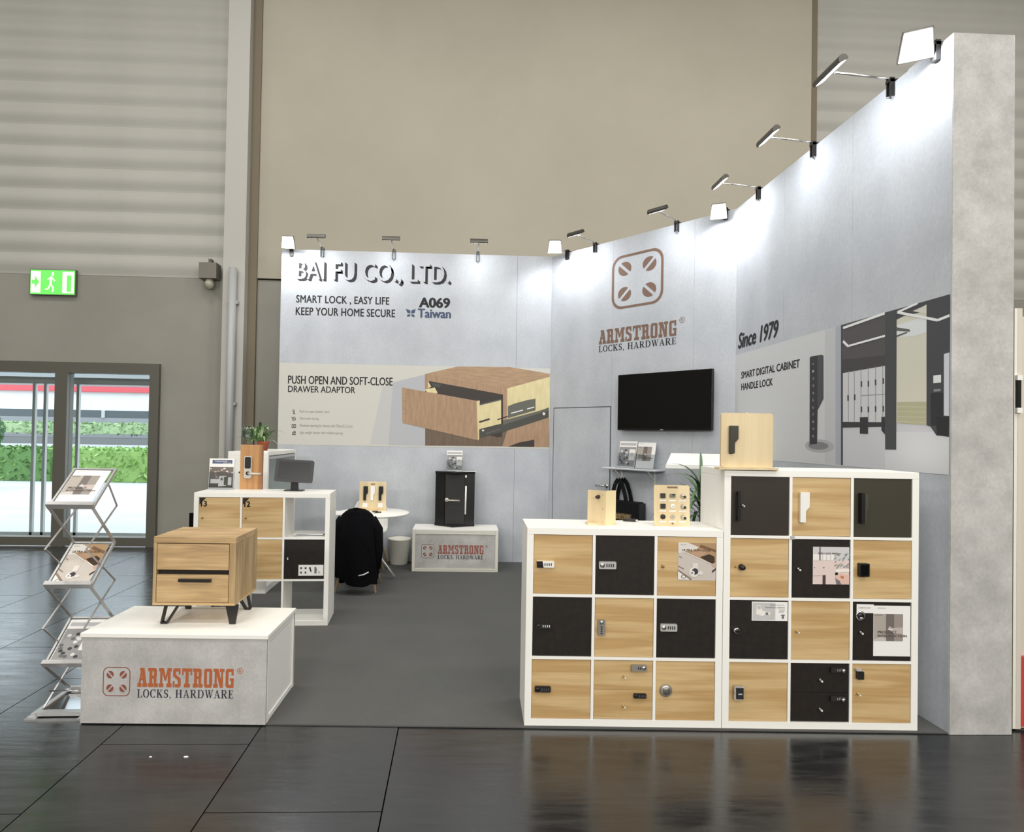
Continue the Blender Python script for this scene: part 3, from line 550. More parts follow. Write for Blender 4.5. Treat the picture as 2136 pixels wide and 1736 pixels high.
for x, y in ((1036, 785), (1083, 783), (1132, 775), (1184, 765), (945, 880), (990, 875), (1036, 958), (1083, 958), (1132, 955), (1184, 953)): z3([(x - 5, y - 20), (x + 5, y - 18), (x + 5, y + 20), (x - 5, y + 20)], (70, 70, 74), 7)
z3([(905, 1042), (1197, 1045), (1197, 1076), (905, 1082)], (58, 58, 62), 6); z3([(1025, 1012), (1080, 1010), (1080, 1125), (1025, 1122)], (52, 52, 56), 7); z3([(1172, 1010), (1196, 1008), (1196, 1130), (1172, 1100)], (52, 52, 56), 8)
LW = M('mural_strip', (236, 238, 240), .7)
for p, q, w0 in (((912, 405), (1195, 305), .018), ((912, 495), (945, 528), .02), ((945, 528), (1197, 458), .014), ((1280, 298), (1555, 352), .016), ((1555, 352), (1636, 320), .016), ((1280, 298), (1420, 236), .014)): A.line(*clip([wmap(WR, *Z3(*p)), wmap(WR, *Z3(*q))]), w0, LW, 9)
# printed handle lock
sh = wmap(WR, *Z3(745, 1205)); A.poly(ell(sh[0], sh[1], .20, .05, 24), M('mural_sh1', (176, 177, 180), .7), 3); A.poly(ell(sh[0] - .01, sh[1], .14, .03, 24), M('mural_sh2', (130, 130, 134), .7), 4)
z3([(684, 606), (694, 598), (762, 587), (776, 592), (776, 885), (736, 962), (733, 1192), (682, 1197)], (54, 54, 58), 5); z3([(737, 592), (776, 592), (776, 885), (737, 950)], (76, 78, 82), 6)
for k, t in enumerate('*1234567890'):
    y = 650 + k * 49 if k else 650; x0, z0 = wmap(WR, *Z3(702, y + 9)); x1, z1 = wmap(WR, *Z3(713, y - 9)); A.text(t, x0, z0, x1, z1, M('key_digits', (176, 178, 182), .6), 7, 0)
def lbox(A, t, xa, ya, yb, xb, **k): q = wmap(A.root, *Z3(xa, ya)); A.text(t, q[0], q[1], wmap(A.root, *Z3(xb, ya - 60))[0], wmap(A.root, *Z3(xa, yb))[1], ink, 1, **k)
lbox(A, 'SMART DIGITAL CABINET', 217, 749, 704, 613, bold=.025); lbox(A, 'HANDLE LOCK', 217, 828, 784, 430, bold=.025)
wdone(A)
# ---------------------------------------------------------------- spotlights on the wall tops
def lamp(root, u, v, label, tilt=0, bright=False, arm=.38, L=.22):
    x, _ = wmap(root, u, v); p = at(root, x, 0, WH)
    t = thing('arm_spotlight', label, 'spotlight', p, root.rotation_euler.z, 'spotlights on the wall tops')
    c = MB(); c.box((-.022, -.03, -.09), (-.012, .0, .03), blackm).box((.012, -.03, -.09), (.022, .0, .03), blackm).box((-.022, -.034, .0), (.022, .066, .02), blackm).box((-.014, .058, -.07), (.014, .066, 0), blackm); c.tube([(0, -.015, -.09), (0, -.04, -.10)], .006, chrome); c.build('clamp', t)
    MB().tube([(0, -.01, .015), (0, -.06, .03), (0, -arm + .03, .055)], .007, chrome, 8).build('arm', t)
    hd = MB(); r = .036; n = 10  # half-round reflector housing, open side turned down to the wall
    P = [(r * math.cos(math.radians(a)), r * math.sin(math.radians(a))) for a in [20 + 200 * k / n for k in range(n + 1)]]
    P = [(p_[0] * .9 + -arm, p_[1] + .055) for p_ in P]
    hd.prism(P, -L / 2, L / 2, M('lamp_housing', (96, 94, 90), .35, .6), 'x'); h = hd.build('head', t)
    a0, a1 = P[0], P[-1]; dn = Vector((a1[1] - a0[1], -(a1[0] - a0[0]))).normalized()
    dn = Vector((dn.x, dn.y)); dn = dn if dn.y < 0 else -dn
    q = [(a0[0] * .9 + a1[0] * .1 + dn.x * .002, a0[1] * .9 + a1[1] * .1 + dn.y * .002), (a0[0] * .1 + a1[0] * .9 + dn.x * .002, a0[1] * .1 + a1[1] * .9 + dn.y * .002)]
    g = MB(); g.add([(-L * .44, q[0][0], q[0][1]), (L * .44, q[0][0], q[0][1]), (L * .44, q[1][0], q[1][1]), (-L * .44, q[1][0], q[1][1])], [(0, 1, 2, 3)], floodglow if bright else lampglow); g.build('lens', h)
    l = bpy.data.lights.new('spot_lamp', 'AREA'); l.shape = 'RECTANGLE'; l.size = L * .8; l.size_y = .05; l.energy = SPOT_W * (1.7 if root is WR else (1 if root is WD else .75)); l.color = (.95, .98, 1); l.spread = math.radians(150)
    o = bpy.data.objects.new('spot_lamp', l); COL.objects.link(o); o.parent = t; o.location = (0, -arm + .01, .01)
    o.rotation_euler = (math.radians(32), 0, 0)
    return t
def flood(root, u, v, label, aim, size=.2, arm=.32, z=.1, power=None, x=None):
    """square halogen flood whose glass looks out into the booth"""
    if x is None: x, _ = wmap(root, u, v)
    t = thing('flood_lamp', label, 'floodlight', at(root, x, 0, WH), root.rotation_euler.z, 'glaring floodlights on the wall tops')
    c = MB(); c.box((-.022, -.03, -.09), (.022, .0, .03), blackm).box((-.022, -.034, .0), (.022, .066, .02), blackm); c.build('clamp', t)
    MB().tube([(0, -.01, .015), (0, -.06, z * .5), (0, -arm + .03, z)], .008, chrome, 8).build('arm', t)
    hd = MB(); s = size / 2; hd.prism([(-s, -s * .9), (s, -s * .9), (s * .8, s * .9), (-s * .8, s * .9)], .0, .05, M('lamp_housing', (96, 94, 90), .35, .6), 'y'); hd.box((-s * .5, .05, -s * .5), (s * .5, .08, s * .5), M('lamp_housing', (96, 94, 90), .35, .6))
    h = hd.build('head', t); h.location = (0, -arm, z)
    d = Vector(aim).normalized(); h.rotation_mode = 'QUATERNION'; h.rotation_quaternion = Matrix.Rotation(-root.rotation_euler.z, 3, 'Z').to_quaternion() @ (-d).to_track_quat('Y', 'Z')
    g = MB(); g.prism([(-s * .92, -s * .82), (s * .92, -s * .82), (s * .72, s * .82), (-s * .72, s * .82)], -.006, -.001, floodglow, 'y'); g.build('glass', h)
    l = bpy.data.lights.new('flood_bulb', 'SPOT'); l.energy = (power or FLOOD_W) * 10; l.color = (.96, .98, 1); l.shadow_soft_size = .06; l.spot_size = math.radians(165); l.spot_blend = .6
    o = bpy.data.objects.new('flood_bulb', l); COL.objects.link(o); o.parent = t; o.location = (0, -arm - .02, z - .02); o.rotation_euler = (math.radians(30), 0, 0)
    return t
lamp(WB, 673, 520, 'leftmost arm spotlight on the back wall top, above the word BAI')
lamp(WB, 822, 520, 'middle arm spotlight on the back wall top, above the word CO')
lamp(WB, 997, 525, 'rightmost arm spotlight on the back wall top, right of the lettering')
lamp(WD, 1243, 508, 'arm spotlight on the diagonal wall just left of the brown emblem')
lamp(WD, 1413, 470, 'arm spotlight on the diagonal wall just right of the brown emblem')
lamp(WR, 1585, 401, 'arm spotlight farthest back on the right wall, nearest the corner', L=.26)
lamp(WR, 1700, 309, 'second arm spotlight from the back on the right wall', L=.28)
lamp(WR, 1862, 176, 'large near arm spotlight on the right wall, next to the pillar floodlight', arm=.42, L=.3)
flood(WB, 0, 0, 'glaring floodlight at the left end of the back wall', (.1, -1, -.45), x=.13, arm=.2, z=.03, size=.17)
flood(WD, 0, 0, 'glaring floodlight in the corner between back wall and diagonal wall', (-.1, -1, -.5), x=.27, arm=.25, z=.02, size=.18)
flood(WD, 0, 0, 'glaring floodlight in the corner between diagonal wall and right wall', (-.4, -1, -.5), x=2.41, arm=.15, z=-.04, size=.17)
flood(WR, 0, 0, 'largest glaring square floodlight beside the grey end pillar', (-.55, -1, -.9), x=2.745, arm=.13, size=.19, z=-.0, power=2.3)

# ================================================================ CUBE CABINETS
def kallax(name, label, loc, rotz, rows, height):
    t = thing(name, label, 'cabinet', loc, rotz); Wd, D, T, t2 = 1.12, .39, .038, .016
    bx('top_board', (0, 0, height - T), (Wd, D, height), white, t, .0012); bx('bottom_board', (T, 0, 0), (Wd - T, D, T), white, t)
    for x in (0, Wd - T): bx('side_board', (x, 0, 0), (x + T, D, height - T - .0005), white, t)
    cw = (Wd - 2 * T - 2 * t2) / 3; ch = (height - 2 * T - (rows - 1) * t2) / rows
    for r in range(1, rows): bx('shelf_board', (T, .001, T + r * ch + (r - 1) * t2), (Wd - T, D, T + r * ch + r * t2), white, t)
    me = None
    for c in (1, 2):
        for r in range(rows):
            z = T + r * (ch + t2); bx('divider', (T + c * cw + (c - 1) * t2, .0012, z), (T + c * (cw + t2), D, z + ch), white, t)
    cen = lambda c, r: (T + cw / 2 + c * (cw + t2), T + ch / 2 + (rows - 1 - r) * (ch + t2))   # r counted from the top
    return t, cen, cw, ch
def door(root, cen, cw, ch, c, r, mat, lab=None, half=None):
    x, z = cen(c, r); hh = ch / 2 - .0025
    if half is None: b = MB().box((-cw / 2 + .0025, 0, -hh), (cw / 2 - .0025, .016, hh), mat); nm = 'door'
    else:
        q = (ch - .008) / 4; z += q * half + .0; b = MB().box((-cw / 2 + .0025, 0, -q + .0008), (cw / 2 - .0025, .016, q - .0008), mat); nm = 'drawer'
    b.box((-cw / 2 + .012, .0161, -.1 if half else -hh + .01), (cw / 2 - .012, .30 if half is None else .24, .04 if half else hh - .01), M('carcass_inner', (120, 108, 90), .7)) if half is None else None
    o = b.build(nm, root, (x, .006, z), bevel=0)
    if lab: o['label'] = lab
    return o
def combo(par, dx, dz, w, h, c1, c2=None, vert=False, digits=(30, 30, 30), r=.006, name='combination_lock', knob=None, slant=0):
    b = MB(); a = (-w / 2, -.014, -h / 2); e = (w / 2, -.0005, h / 2)
    b.rbox(a, e, c1, r)
    dm = M('wheel_%d' % digits[0], digits, .4)
    for k in range(4):
        p = .012 * k - .004
        if vert: b.cb((0, -.0145, -p + .0), (.010, .002, .007), dm)
        else: b.cb((p, -.0145, 0), (.005, .003, h * .42), dm)
    if vert: b.lathe([(0, -.004), (.010, -.003), (.011, 0)], c2 or c1, (0, -.014, h * .33), 16, 'y')
    else: b.lathe([(0, -.004), (h * .3, -.003), (h * .34, 0)], c2 or c1, (-w / 2 + h * .45 if knob is None else w / 2 - h * .45, -.014, 0), 16, 'y')
    o = b.build(name, par, (dx, 0, dz)); return o
def keyhole(par, dx, dz, mat=satin, r=.008, name='key_lock', l=.016):
    b = MB(); b.lathe([(0, -l), (r * .8, -l), (r, -l * .8), (r, 0)], mat, (0, -.0003, 0), 16, 'y'); b.cb((0, -l - .001, 0), (.0025, .001, r), black); b.cb((r * .6, -l - .006, -r * .7), (r * 1.1, .011, r * 1.2), M('key_glint', (240, 240, 236), .3))  # key painted near white, the glint of its metal put into the colour
    return b.build(name, par, (dx, 0, dz))
def disc(par, dx, dz, r, mats, name='lock_knob', d=.02):
    b = MB(); b.lathe([(0, -d), (r * .75, -d), (r * .85, -d * .8), (r, -.002), (r, 0)], mats[0], (0, -.0003, 0), 28, 'y')
    if len(mats) > 1: b.lathe([(0, -d - .003), (r * .5, -d - .003), (r * .58, -d), (r * .6, -d + .002)], mats[1], n=24, axis='y')
    return b.build(name, par, (dx, 0, dz))
def handle_lock(par, dx, dz, h, mat, name='handle_lock', w=None):
    w = w or h * .3; s = .6 * w; b = MB()
    P = [(-w / 2, -h / 2), (-w / 2 + s, -h / 2), (-w / 2 + s, -h * .12), (w / 2, .02 * h), (w / 2, h / 2), (-w / 2, h / 2)]
    b.prism(P, -.020, -.003, mat, 'y'); b.cb((-w / 2 + s / 2, -.0015, h * .42), (s * .7, .003, h * .08), mat); b.cb((-w / 2 + s / 2, -.0015, -h * .42), (s * .7, .003, h * .08), mat)
    o = b.build(name, par, (dx, 0, dz)); bpy_bevel(o, .0025); return o
def bpy_bevel(o, w):
    bm = bmesh.new(); bm.from_mesh(o.data); bmesh.ops.bevel(bm, geom=[e for e in bm.edges if e.calc_length() > w * 2.5], offset=w, segments=2, affect='EDGES', clamp_overlap=True); bm.to_mesh(o.data); bm.free()

# --- low cabinet (3 x 3), front right of the aisle
KA, ce, cw, ch = kallax('cube_cabinet', 'white low cube cabinet with nine oak and black doors, left of the taller cabinet', (.4135, 3.6815, 0.007), -.0329, 3, 1.12)
D = lambda c, r, m, lab=None, half=None: door(KA, ce, cw, ch, c, r, m, lab, half)
wd, bl = 'oak veneer door', 'black door'
d = D(0, 0, oak, wd); o = combo(d, -.10, 0, .098, .036, whiteg, black, r=.003); MB().prism([(-.049, -.018), (-.012, -.018), (-.018, .018), (-.052, .018)], -.0175, -.0142, black, 'y').build('lock_cap', KA, (ce(0, 0)[0] - .10, .006, ce(0, 0)[1]))
d = D(1, 0, dark, bl); combo(d, -.10, 0, .098, .042, silver, chrome)
d = D(2, 0, oak, wd); disc(d, -.137, -.003, .009, (M('brass_dull', (150, 120, 70), .4, .6),), 'door_knob', .012)
d = D(0, 1, dark, bl); combo(d, -.105, .004, .085, .03, M('lock_black', (30, 27, 25), .45), digits=(215, 215, 215))
d = D(1, 1, oak, wd); combo(d, -.13, 0, .04, .088, M('brushed_steel', (150, 146, 138), .4, .5), chrome, vert=True, r=.003)
d = D(2, 1, dark, bl); combo(d, -.10, .005, .095, .042, silver, chrome)
d = D(0, 2, oak, wd); combo(d, -.105, 0, .09, .034, black, digits=(70, 70, 70))
d = D(1, 2, oak, 'oak veneer drawer front', 1); combo(d, .087, .045, .088, .036, M('brushed_steel', (150, 146, 138), .4, .5), chrome, knob=1); keyhole(d, .003, -.002, M('brass', (214, 190, 130), .3, .6), .006, 'drawer_knob')
d = D(1, 2, oak, 'oak veneer drawer front', -1); combo(d, .095, .052, .072, .026, black, digits=(80, 80, 80)); keyhole(d, .003, -.004, M('brass', (214, 190, 130), .3, .6), .006, 'drawer_knob')
d = D(2, 2, oak, wd); o = disc(d, -.11, 0, .037, (M('steel_disc', (170, 168, 160), .3, .7), M('steel_disc_mid', (120, 116, 108), .3, .6)), 'round_lock', .014)
# --- tall cabinet (3 x 4)
KB, ce4, cw4, ch4 = kallax('cube_cabinet', 'white tall cube cabinet with twelve oak and black doors beside the grey pillar', (1.5365, 3.645, 0.007), -.030, 4, 1.47)
D = lambda c, r, m, lab=None, half=None: door(KB, ce4, cw4, ch4, c, r, m, lab, half)
d = D(0, 0, M('brown_door', (50, 43, 37), .45, spec=.35), 'dark brown door'); b = MB(); b.rbox((-.008, -.03, -.085), (.008, -.018, .085), black, .003); b.cb((0, -.009, .07), (.01, .018, .014), black); b.cb((0, -.009, -.07), (.01, .018, .014), black); b.build('pull_handle', d, (-.13, 0, 0)); keyhole(d, -.103, .004, chrome, .006)
d = D(1, 0, oak, wd); handle_lock(d, -.102, -.003, .172, whiteg, w=.053)
d = D(2, 0, olive, 'dark olive door'); b = MB(); b.rbox((-.010, -.035, -.085), (.010, -.003, .085), black, .003); b.prism([(.0101, -.085), (.0101, .085), (.036, .075), (.036, 0), (.028, -.02), (.028, -.085)], -.02, -.004, M('olive_handle', (72, 70, 60), .35), 'y'); b.build('handle_lock', d, (-.13, 0, 0))
d = D(0, 1, oak, wd); disc(d, -.103, .003, .0175, (black, blackm), 'lock_knob', .03); disc(d, -.137, .003, .005, (M('brass_dull', (150, 120, 70), .4, .6),), 'peg', .005)
d = D(1, 1, dark, bl); keyhole(d, -.134, 0, chrome, .007)
d = D(2, 1, oak, wd); b = MB(); b.rbox((-.0275, -.028, -.037), (.0275, -.0005, .037), black, .004); b.rbox((-.02, -.031, -.03), (.02, -.028, .03), M('black_gloss', (10, 10, 12), .1), .004); b.build('keypad_lock', d, (-.115, 0, 0))
d = D(0, 2, dark, bl); disc(d, -.131, -.003, .02, (chrome, black), 'round_lock', .022)
d = D(1, 2, oak, wd); keyhole(d, -.137, -.004, M('brass', (214, 190, 130), .3, .6), .006)
d = D(2, 2, dark, bl); b = MB(); b.lathe([(.019, -.004), (.027, -.006), (.028, 0)], chrome, n=28, axis='y'); b.lathe([(0, -.008), (.016, -.008), (.019, -.002)], black, n=24, axis='y'); b.cb((0, -.009, -.010), (.016, .002, .006), whiteg); b.build('round_lock', d, (-.122, 0, .087)); keyhole(d, -.127, -.003, chrome, .007)
d = D(0, 3, oak, wd); b = MB(); b.rbox((-.027, -.026, -.038), (.027, -.0005, .038), chrome, .006); b.rbox((-.018, -.03, -.034), (.024, -.026, .03), black, .004); b.cb((.004, -.031, -.004), (.022, .002, .006), silver); b.build('keypad_lock', d, (-.117, 0, 0))
for s_ in (1, -1):
    d = D(1, 3, dark, 'black drawer front', s_); combo(d, .10, .05 if s_ > 0 else .052, .085, .028, M('lock_black', (30, 27, 25), .45), chrome, knob=1, digits=(150, 150, 150)); keyhole(d, -.003, -.006, chrome, .007)
    disc(d, .125, .05, .013, (chrome,), 'lock_cylinder', .03)
d = D(2, 3, oak, wd); b = MB(); b.rbox((-.017, -.026, -.022), (.017, -.0005, .022), black, .003); b.cb((-.008, -.014, .03), (.03, .02, .012), silver); b.build('cam_lock', d, (-.13, 0, .107)); keyhole(d, -.137, 0, M('brass', (214, 190, 130), .3, .6), .006)
bx('alarm_bead', (-.011, -.006, -.008), (.011, 0, .010), silver, KB, loc=(.392, 0, 1.085))
# --- cabinet on the left, part open, seen through
KC, ceC, cwC, chC = kallax('cube_cabinet', 'white cube cabinet behind the nightstand, open cubbies and oak doors numbered 13 and 12', (-2.185, 5.5200, 0.007), .0529, 3, 1.12)
D = lambda c, r, m, lab=None, half=None: door(KC, ceC, cwC, chC, c, r, m, lab, half)
for c, n_ in ((0, '13'), (1, '12')):
    d = D(c, 0, oak, wd); disc(d, -.137, -.006, .008, (M('brass_dull', (150, 120, 70), .4, .6),), 'door_knob', .014)
    a_ = Art(-.001); a_.text(n_, -.150, .09, -.105, .135, black, 0, .03); a_.poly([(-.163, .163), (-.163, .105), (-.145, .125), (-.118, .155), (-.11, .163)], black, 1); a_.build('door_number', d)
for c in (0, 1): d = D(c, 1, oak, wd); disc(d, -.137, -.006, .008, (M('brass_dull', (150, 120, 70), .4, .6),), 'door_knob', .014)
d = D(2, 1, dark, bl); keyhole(d, -.137, .01, chrome, .007)
# ---------------------------------------------------------------- posters and leaflets on the doors
pg = lambda n, c: M('sheet_' + n, c, .6)
def sheet(root, cx, cz, w, h, name, label, cat, draw, y=-.0022, rz=None):
    t = thing(name, label, cat, at(root, cx, .006 + y, cz), root.rotation_euler.z if rz is None else rz)
    bx('paper', (-w / 2, 0, -h / 2), (w / 2, .0012, h / 2), paper, t)
    A = Art(-.0004); draw(A, w, h); A.build('print', t); return t
def U(A, w, h): # unit coordinates 0..1 (x right, y up)
    return lambda pts, c, l=0: A.poly([((p[0] - .5) * w, (p[1] - .5) * h) for p in pts], c, l)
def TX(A, w, h): return lambda t, x0, y0, x1, y1, c, l=5, b=.0: A.text(t, (x0 - .5) * w, (y0 - .5) * h, (x1 - .5) * w, (y1 - .5) * h, c, l, b)
def EL(A, w, h): return lambda cx, cy, r, c, l=0, ry=None: A.poly(ell((cx - .5) * w, (cy - .5) * h, r * w, (ry or r) * w, 20), c, l)
def intro(A, w, h):    # PRODUCT INTRODUCTION cover
    u, tx = U(A, w, h), TX(A, w, h)
    u(R(.01, .30, .80, .84), pg('taupe', (172, 164, 156)), 0); u(R(.34, .30, .56, .84), pg('taupe_d', (112, 104, 100)), 1); u(R(.56, .30, .80, .84), pg('taupe_m', (150, 142, 136)), 1)
    u([(.42, .60), (.52, .56), (.80, .58), (.80, .44), (.56, .46), (.40, .54)], pg('hand', (188, 176, 170)), 2); u([(.40, .55), (.52, .53), (.50, .515), (.38, .53)], pg('glint', (236, 232, 228)), 3)
    u([(.01, .34), (.20, .38), (.34, .36), (.34, .30), (.01, .30)], pg('taupe_l', (196, 190, 184)), 1); u(R(.02, .80, .24, .835), pg('taupe_m', (150, 142, 136)), 2)
    tx('PRODUCT', .12, .455, .62, .505, pg('text_g', (96, 90, 86)), 5, .02); tx('INTRODUCTION', .12, .385, .90, .43, pg('text_g', (96, 90, 86)), 5, .02); tx('ARMSTRONG', .10, .945, .33, .965, pg('text_l', (150, 144, 140)), 5)
def slim(A, w, h):     # ULTRA SLIM LOCK
    u, tx, el = U(A, w, h), TX(A, w, h), EL(A, w, h)
    u(R(0, 0, 1, 1), pg('grey', (200, 192, 184)), 0); u([(0, 1), (.25, 1), (.55, .88), (.4, .78), (0, .72)], pg('pale', (220, 216, 210)), 1)
    u([(.25, 1), (1, 1), (1, .45), (.9, .45), (.15, .76), (.45, .80), (.55, .88), (.45, .93)], pg('tan', (172, 140, 104)), 2); u([(.55, .88), (1, .75), (1, .82), (.6, .95)], pg('tan_d', (120, 90, 60)), 3)
    u([(.58, .62), (.82, .70), (.96, .64), (.98, .44), (.90, .44)], pg('brown_d', (58, 40, 26)), 4); u([(.3, .72), (.55, .82), (.75, .76), (.60, .60)], pg('skin', (186, 150, 124)), 3); u([(.15, .77), (.9, .45), (.9, .43), (.15, .75)], pg('white', (236, 232, 226)), 5)
    u([(.9, .45), (1, .49), (1, .34), (.9, .40)], pg('pink', (200, 164, 150)), 5); u([(.9, .26), (1, .34), (1, .29), (.91, .21)], pg('maroon', (66, 34, 34)), 6)
    u([(0, .28), (.05, .26), (.36, .05), (.36, 0), (.30, .02), (0, .24)], pg('brown_g', (140, 122, 110)), 3); u([(0, .24), (.31, .02), (0, .02)], pg('pale2', (232, 228, 224)), 3)
    el(.42, .22, .13, pg('ringl', (226, 222, 218)), 6); el(.45, .24, .085, pg('metal_d', (58, 50, 60)), 7); el(.38, .20, .06, pg('ringl', (226, 222, 218)), 8); el(.37, .20, .02, black, 9); u(R(.38, .32, .53, .46), pg('pale', (220, 216, 210)), 5); el(.6, .2, .06, pg('pale', (220, 216, 210)), 6)
    u([(.02, .62), (.10, .59), (.10, .61), (.02, .645)], pg('brown_g', (140, 122, 110)), 4); u([(0, .36), (.15, .29), (.16, .31), (0, .39)], pg('brown_g', (140, 122, 110)), 4); A.ring(ell(-.35 * w, -.40 * h, .07 * w, .05 * w, 16), ell(-.35 * w, -.40 * h, .05 * w, .035 * w, 16), pg('metal_m', (110, 96, 92)), 6)
    tx('ULTRA SLIM LOCK', .10, .775, .86, .825, pg('text_b', (92, 70, 52)), 6, .02); tx('ARMSTRONG', .06, .935, .22, .955, pg('text_l', (150, 144, 140)), 5)
def hand(A, w, h):     # hand holding a key fob in a living room
    u, tx, el = U(A, w, h), TX(A, w, h), EL(A, w, h)
    u(R(0, 0, 1, 1), pg('rose', (222, 204, 198)), 0); u(R(0, .64, 1, 1), pg('sky', (206, 204, 206)), 1); u([(0, .80), (.6, .80), (.55, .64), (0, .64)], pg('white', (236, 232, 226)), 2)
    for x in (.25, .36, .47): u(R(x, .64, x + .03, .80), pg('sky', (206, 204, 206)), 3)
    u(R(.17, .64, .21, 1), pg('slate', (112, 112, 118)), 3); random.seed(5)
    for k in range(26):
        x, y = .58 + random.random() * .4, .42 + random.random() * .4; u([(x, y), (x + .08, y + .05), (x + .03, y - .03)], pg('leafg%d' % (k % 2), ((120, 128, 126), (152, 158, 156))[k % 2]), 3)
    u([(.62, .40), (1, .42), (1, .34), (.62, .33)], pg('white', (236, 232, 226)), 4); u([(.64, .28), (.80, .30), (1, .26), (1, 0), (.78, .02), (.62, .18)], pg('hand_s', (222, 186, 170)), 5); u([(.76, .24), (.86, .22), (.84, .15), (.76, .18)], pg('hand_d', (186, 120, 100)), 6); u([(.62, .16), (.74, .1), (.78, 0), (.66, 0)], pg('slate', (112, 112, 118)), 6)
    el(.65, .29, .04, black, 7); u(R(.27, 0, .35, .25), pg('mulberry', (70, 52, 58)), 5); u([(0, .22), (.35, .25), (.35, .26), (0, .24)], pg('skin2', (200, 180, 172)), 5); el(.30, .45, .02, pg('slate', (112, 112, 118)), 5); el(.04, .45, .015, pg('slate', (112, 112, 118)), 5)
    tx('RFID LOCK WITH', .15, .805, .70, .85, pg('text_g', (96, 90, 86)), 6, .02)
def diagram(A, w, h):
    u, tx, el = U(A, w, h), TX(A, w, h), EL(A, w, h)
    u(R(.02, .04, .66, .96), pg('sky2', (196, 196, 198)), 0); u([(.12, .35), (.30, .25), (.42, .38), (.50, .30), (.52, .44), (.30, .52), (.24, .80), (.14, .82)], pg('white', (236, 232, 226)), 1); el(.42, .38, .04, pg('slate', (112, 112, 118)), 2); el(.20, .7, .05, pg('taupe_l', (196, 190, 184)), 2); u([(.50, .1), (.56, .55), (.62, .5), (.60, .1)], pg('taupe_l', (196, 190, 184)), 1)
    u(R(.84, .12, .90, .30), pg('slate', (112, 112, 118)), 1); u(R(.82, .28, .92, .34), pg('slate', (112, 112, 118)), 1); tx('Digital lock for', .50, .80, .92, .88, pg('text_g', (96, 90, 86)), 4); tx('furniture cabinet', .38, .68, .92, .76, pg('text_g', (96, 90, 86)), 4); tx('keypad', .76, .56, .92, .62, pg('text_g', (96, 90, 86)), 4); tx('RFID', .76, .46, .90, .52, pg('text_g', (96, 90, 86)), 4)
x, z = ce(2, 0); sheet(KA, x + .0585, z + .028, .215, .215, 'leaflet', 'square leaflet with ULTRA SLIM LOCK on the top right door of the low cabinet', 'leaflet', slim)
x, z = ce4(1, 1); sheet(KB, x + .058, z + .018, .208, .213, 'leaflet', 'pinkish leaflet of a hand with a fob on the tall cabinet', 'leaflet', hand)
x, z = ce4(0, 2); sheet(KB, x + .062, z + .105, .205, .108, 'leaflet', 'small landscape leaflet on the leftmost black door of the tall cabinet', 'leaflet', diagram)
x, z = ce4(2, 2); sheet(KB, x + .058, z + .003, .212, .287, 'brochure', 'white brochure PRODUCT INTRODUCTION on the right black door of the tall cabinet', 'brochure', intro)
sheet(KB, x - .096, z + .128, .098, .05, 'label_card', 'blank white label card above the ring lock on the right black door', 'card', lambda A, w, h: TX(A, w, h)('Cabinet lock', .1, .55, .8, .75, pg('text_l', (150, 144, 140))))
def pics(A, w, h):
    u = U(A, w, h)
    for x in (.07, .25):
        for y in (.2, .62): u(R(x, y, x + .07, y + .18), black, 0); u(R(x + .02, y + .05, x + .05, y + .16), pg('slate', (112, 112, 118)), 1)
    u([(.42, .78), (.48, .82), (.53, .36), (.50, .32), (.46, .5)], black, 0); u([(.64, .2), (.64, .8), (.70, .84), (.74, .6), (.72, .2)], pg('slate', (112, 112, 118)), 0); u([(.78, .22), (.9, .22), (.8, .5)], pg('taupe_l', (196, 190, 184)), 0)
x, z = ceC(2, 1); sheet(KC, x + .058, z - .093, .208, .092, 'label_card', 'white card with small lock pictures on the black door of the left cabinet', 'card', pics)

# ================================================================ FURNITURE AND GOODS
def tsheet(name, label, cat, loc, rx, rz, w, h, draw, thick=.004, holder=False, group=None):
    """a leaflet or brochure standing or lying on a tilted plane; origin at its lower edge"""
    t = thing(name, label, cat, loc, 0, group); t.rotation_euler = (rx, 0, rz)
    bx('paper', (-w / 2, 0, 0), (w / 2, thick, h), paper, t)
    A = Art(-.0006); draw(A, w, h); 
    A.v = [(v[0], v[1], v[2] + h / 2) for v in A.v]; A.build('print', t)
    if holder:
        g = glassy('acrylic', (246, 248, 250), .10); c = MB(); c.box((-w / 2 - .006, thick + .001, 0), (w / 2 + .006, thick + .004, h * .98), g); c.box((-w / 2 - .006, -.006, 0), (w / 2 + .006, -.003, h * .55), g)
        c.box((-w / 2 - .006, -.035, -.003), (w / 2 + .006, .05, 0), g); c.build('acrylic_holder', t)
    return t
def lock_ad(A, w, h):   # leaflet: blue title, lock pictures over a photo
    u, tx = U(A, w, h), TX(A, w, h)
    u(R(.12, .83, .92, .95), pg('navy', (78, 92, 128)), 0); tx('Cabinet lock', .22, .885, .72, .93, pg('white', (236, 232, 226)), 4, .01); tx('locker lock', .55, .84, .88, .87, pg('white', (236, 232, 226)), 4, .01)
    u(R(.02, .04, .98, .72), pg('umber', (112, 102, 96)), 0); random.seed(3)
    for k in range(14): x, y = random.random() * .9, .35 + random.random() * .34; u(R(x, y, x + .09, y + .045), pg('cream%d' % (k % 3), ((196, 184, 172), (150, 140, 132), (222, 216, 208))[k % 3]), 1)
    u(R(.02, .04, .98, .16), pg('umber_d', (78, 70, 66)), 2); u(R(.08, .18, .45, .32), pg('white', (236, 232, 226)), 3); u([(.40, .08), (.72, .10), (.72, .42), (.42, .42)], pg('pale2', (232, 228, 224)), 4); u(R(.62, .12, .78, .40), pg('olive_d', (82, 80, 66)), 5); u(R(.78, .12, .92, .38), pg('white', (236, 232, 226)), 4); u(R(.48, .28, .58, .36), pg('slate', (112, 112, 118)), 5)
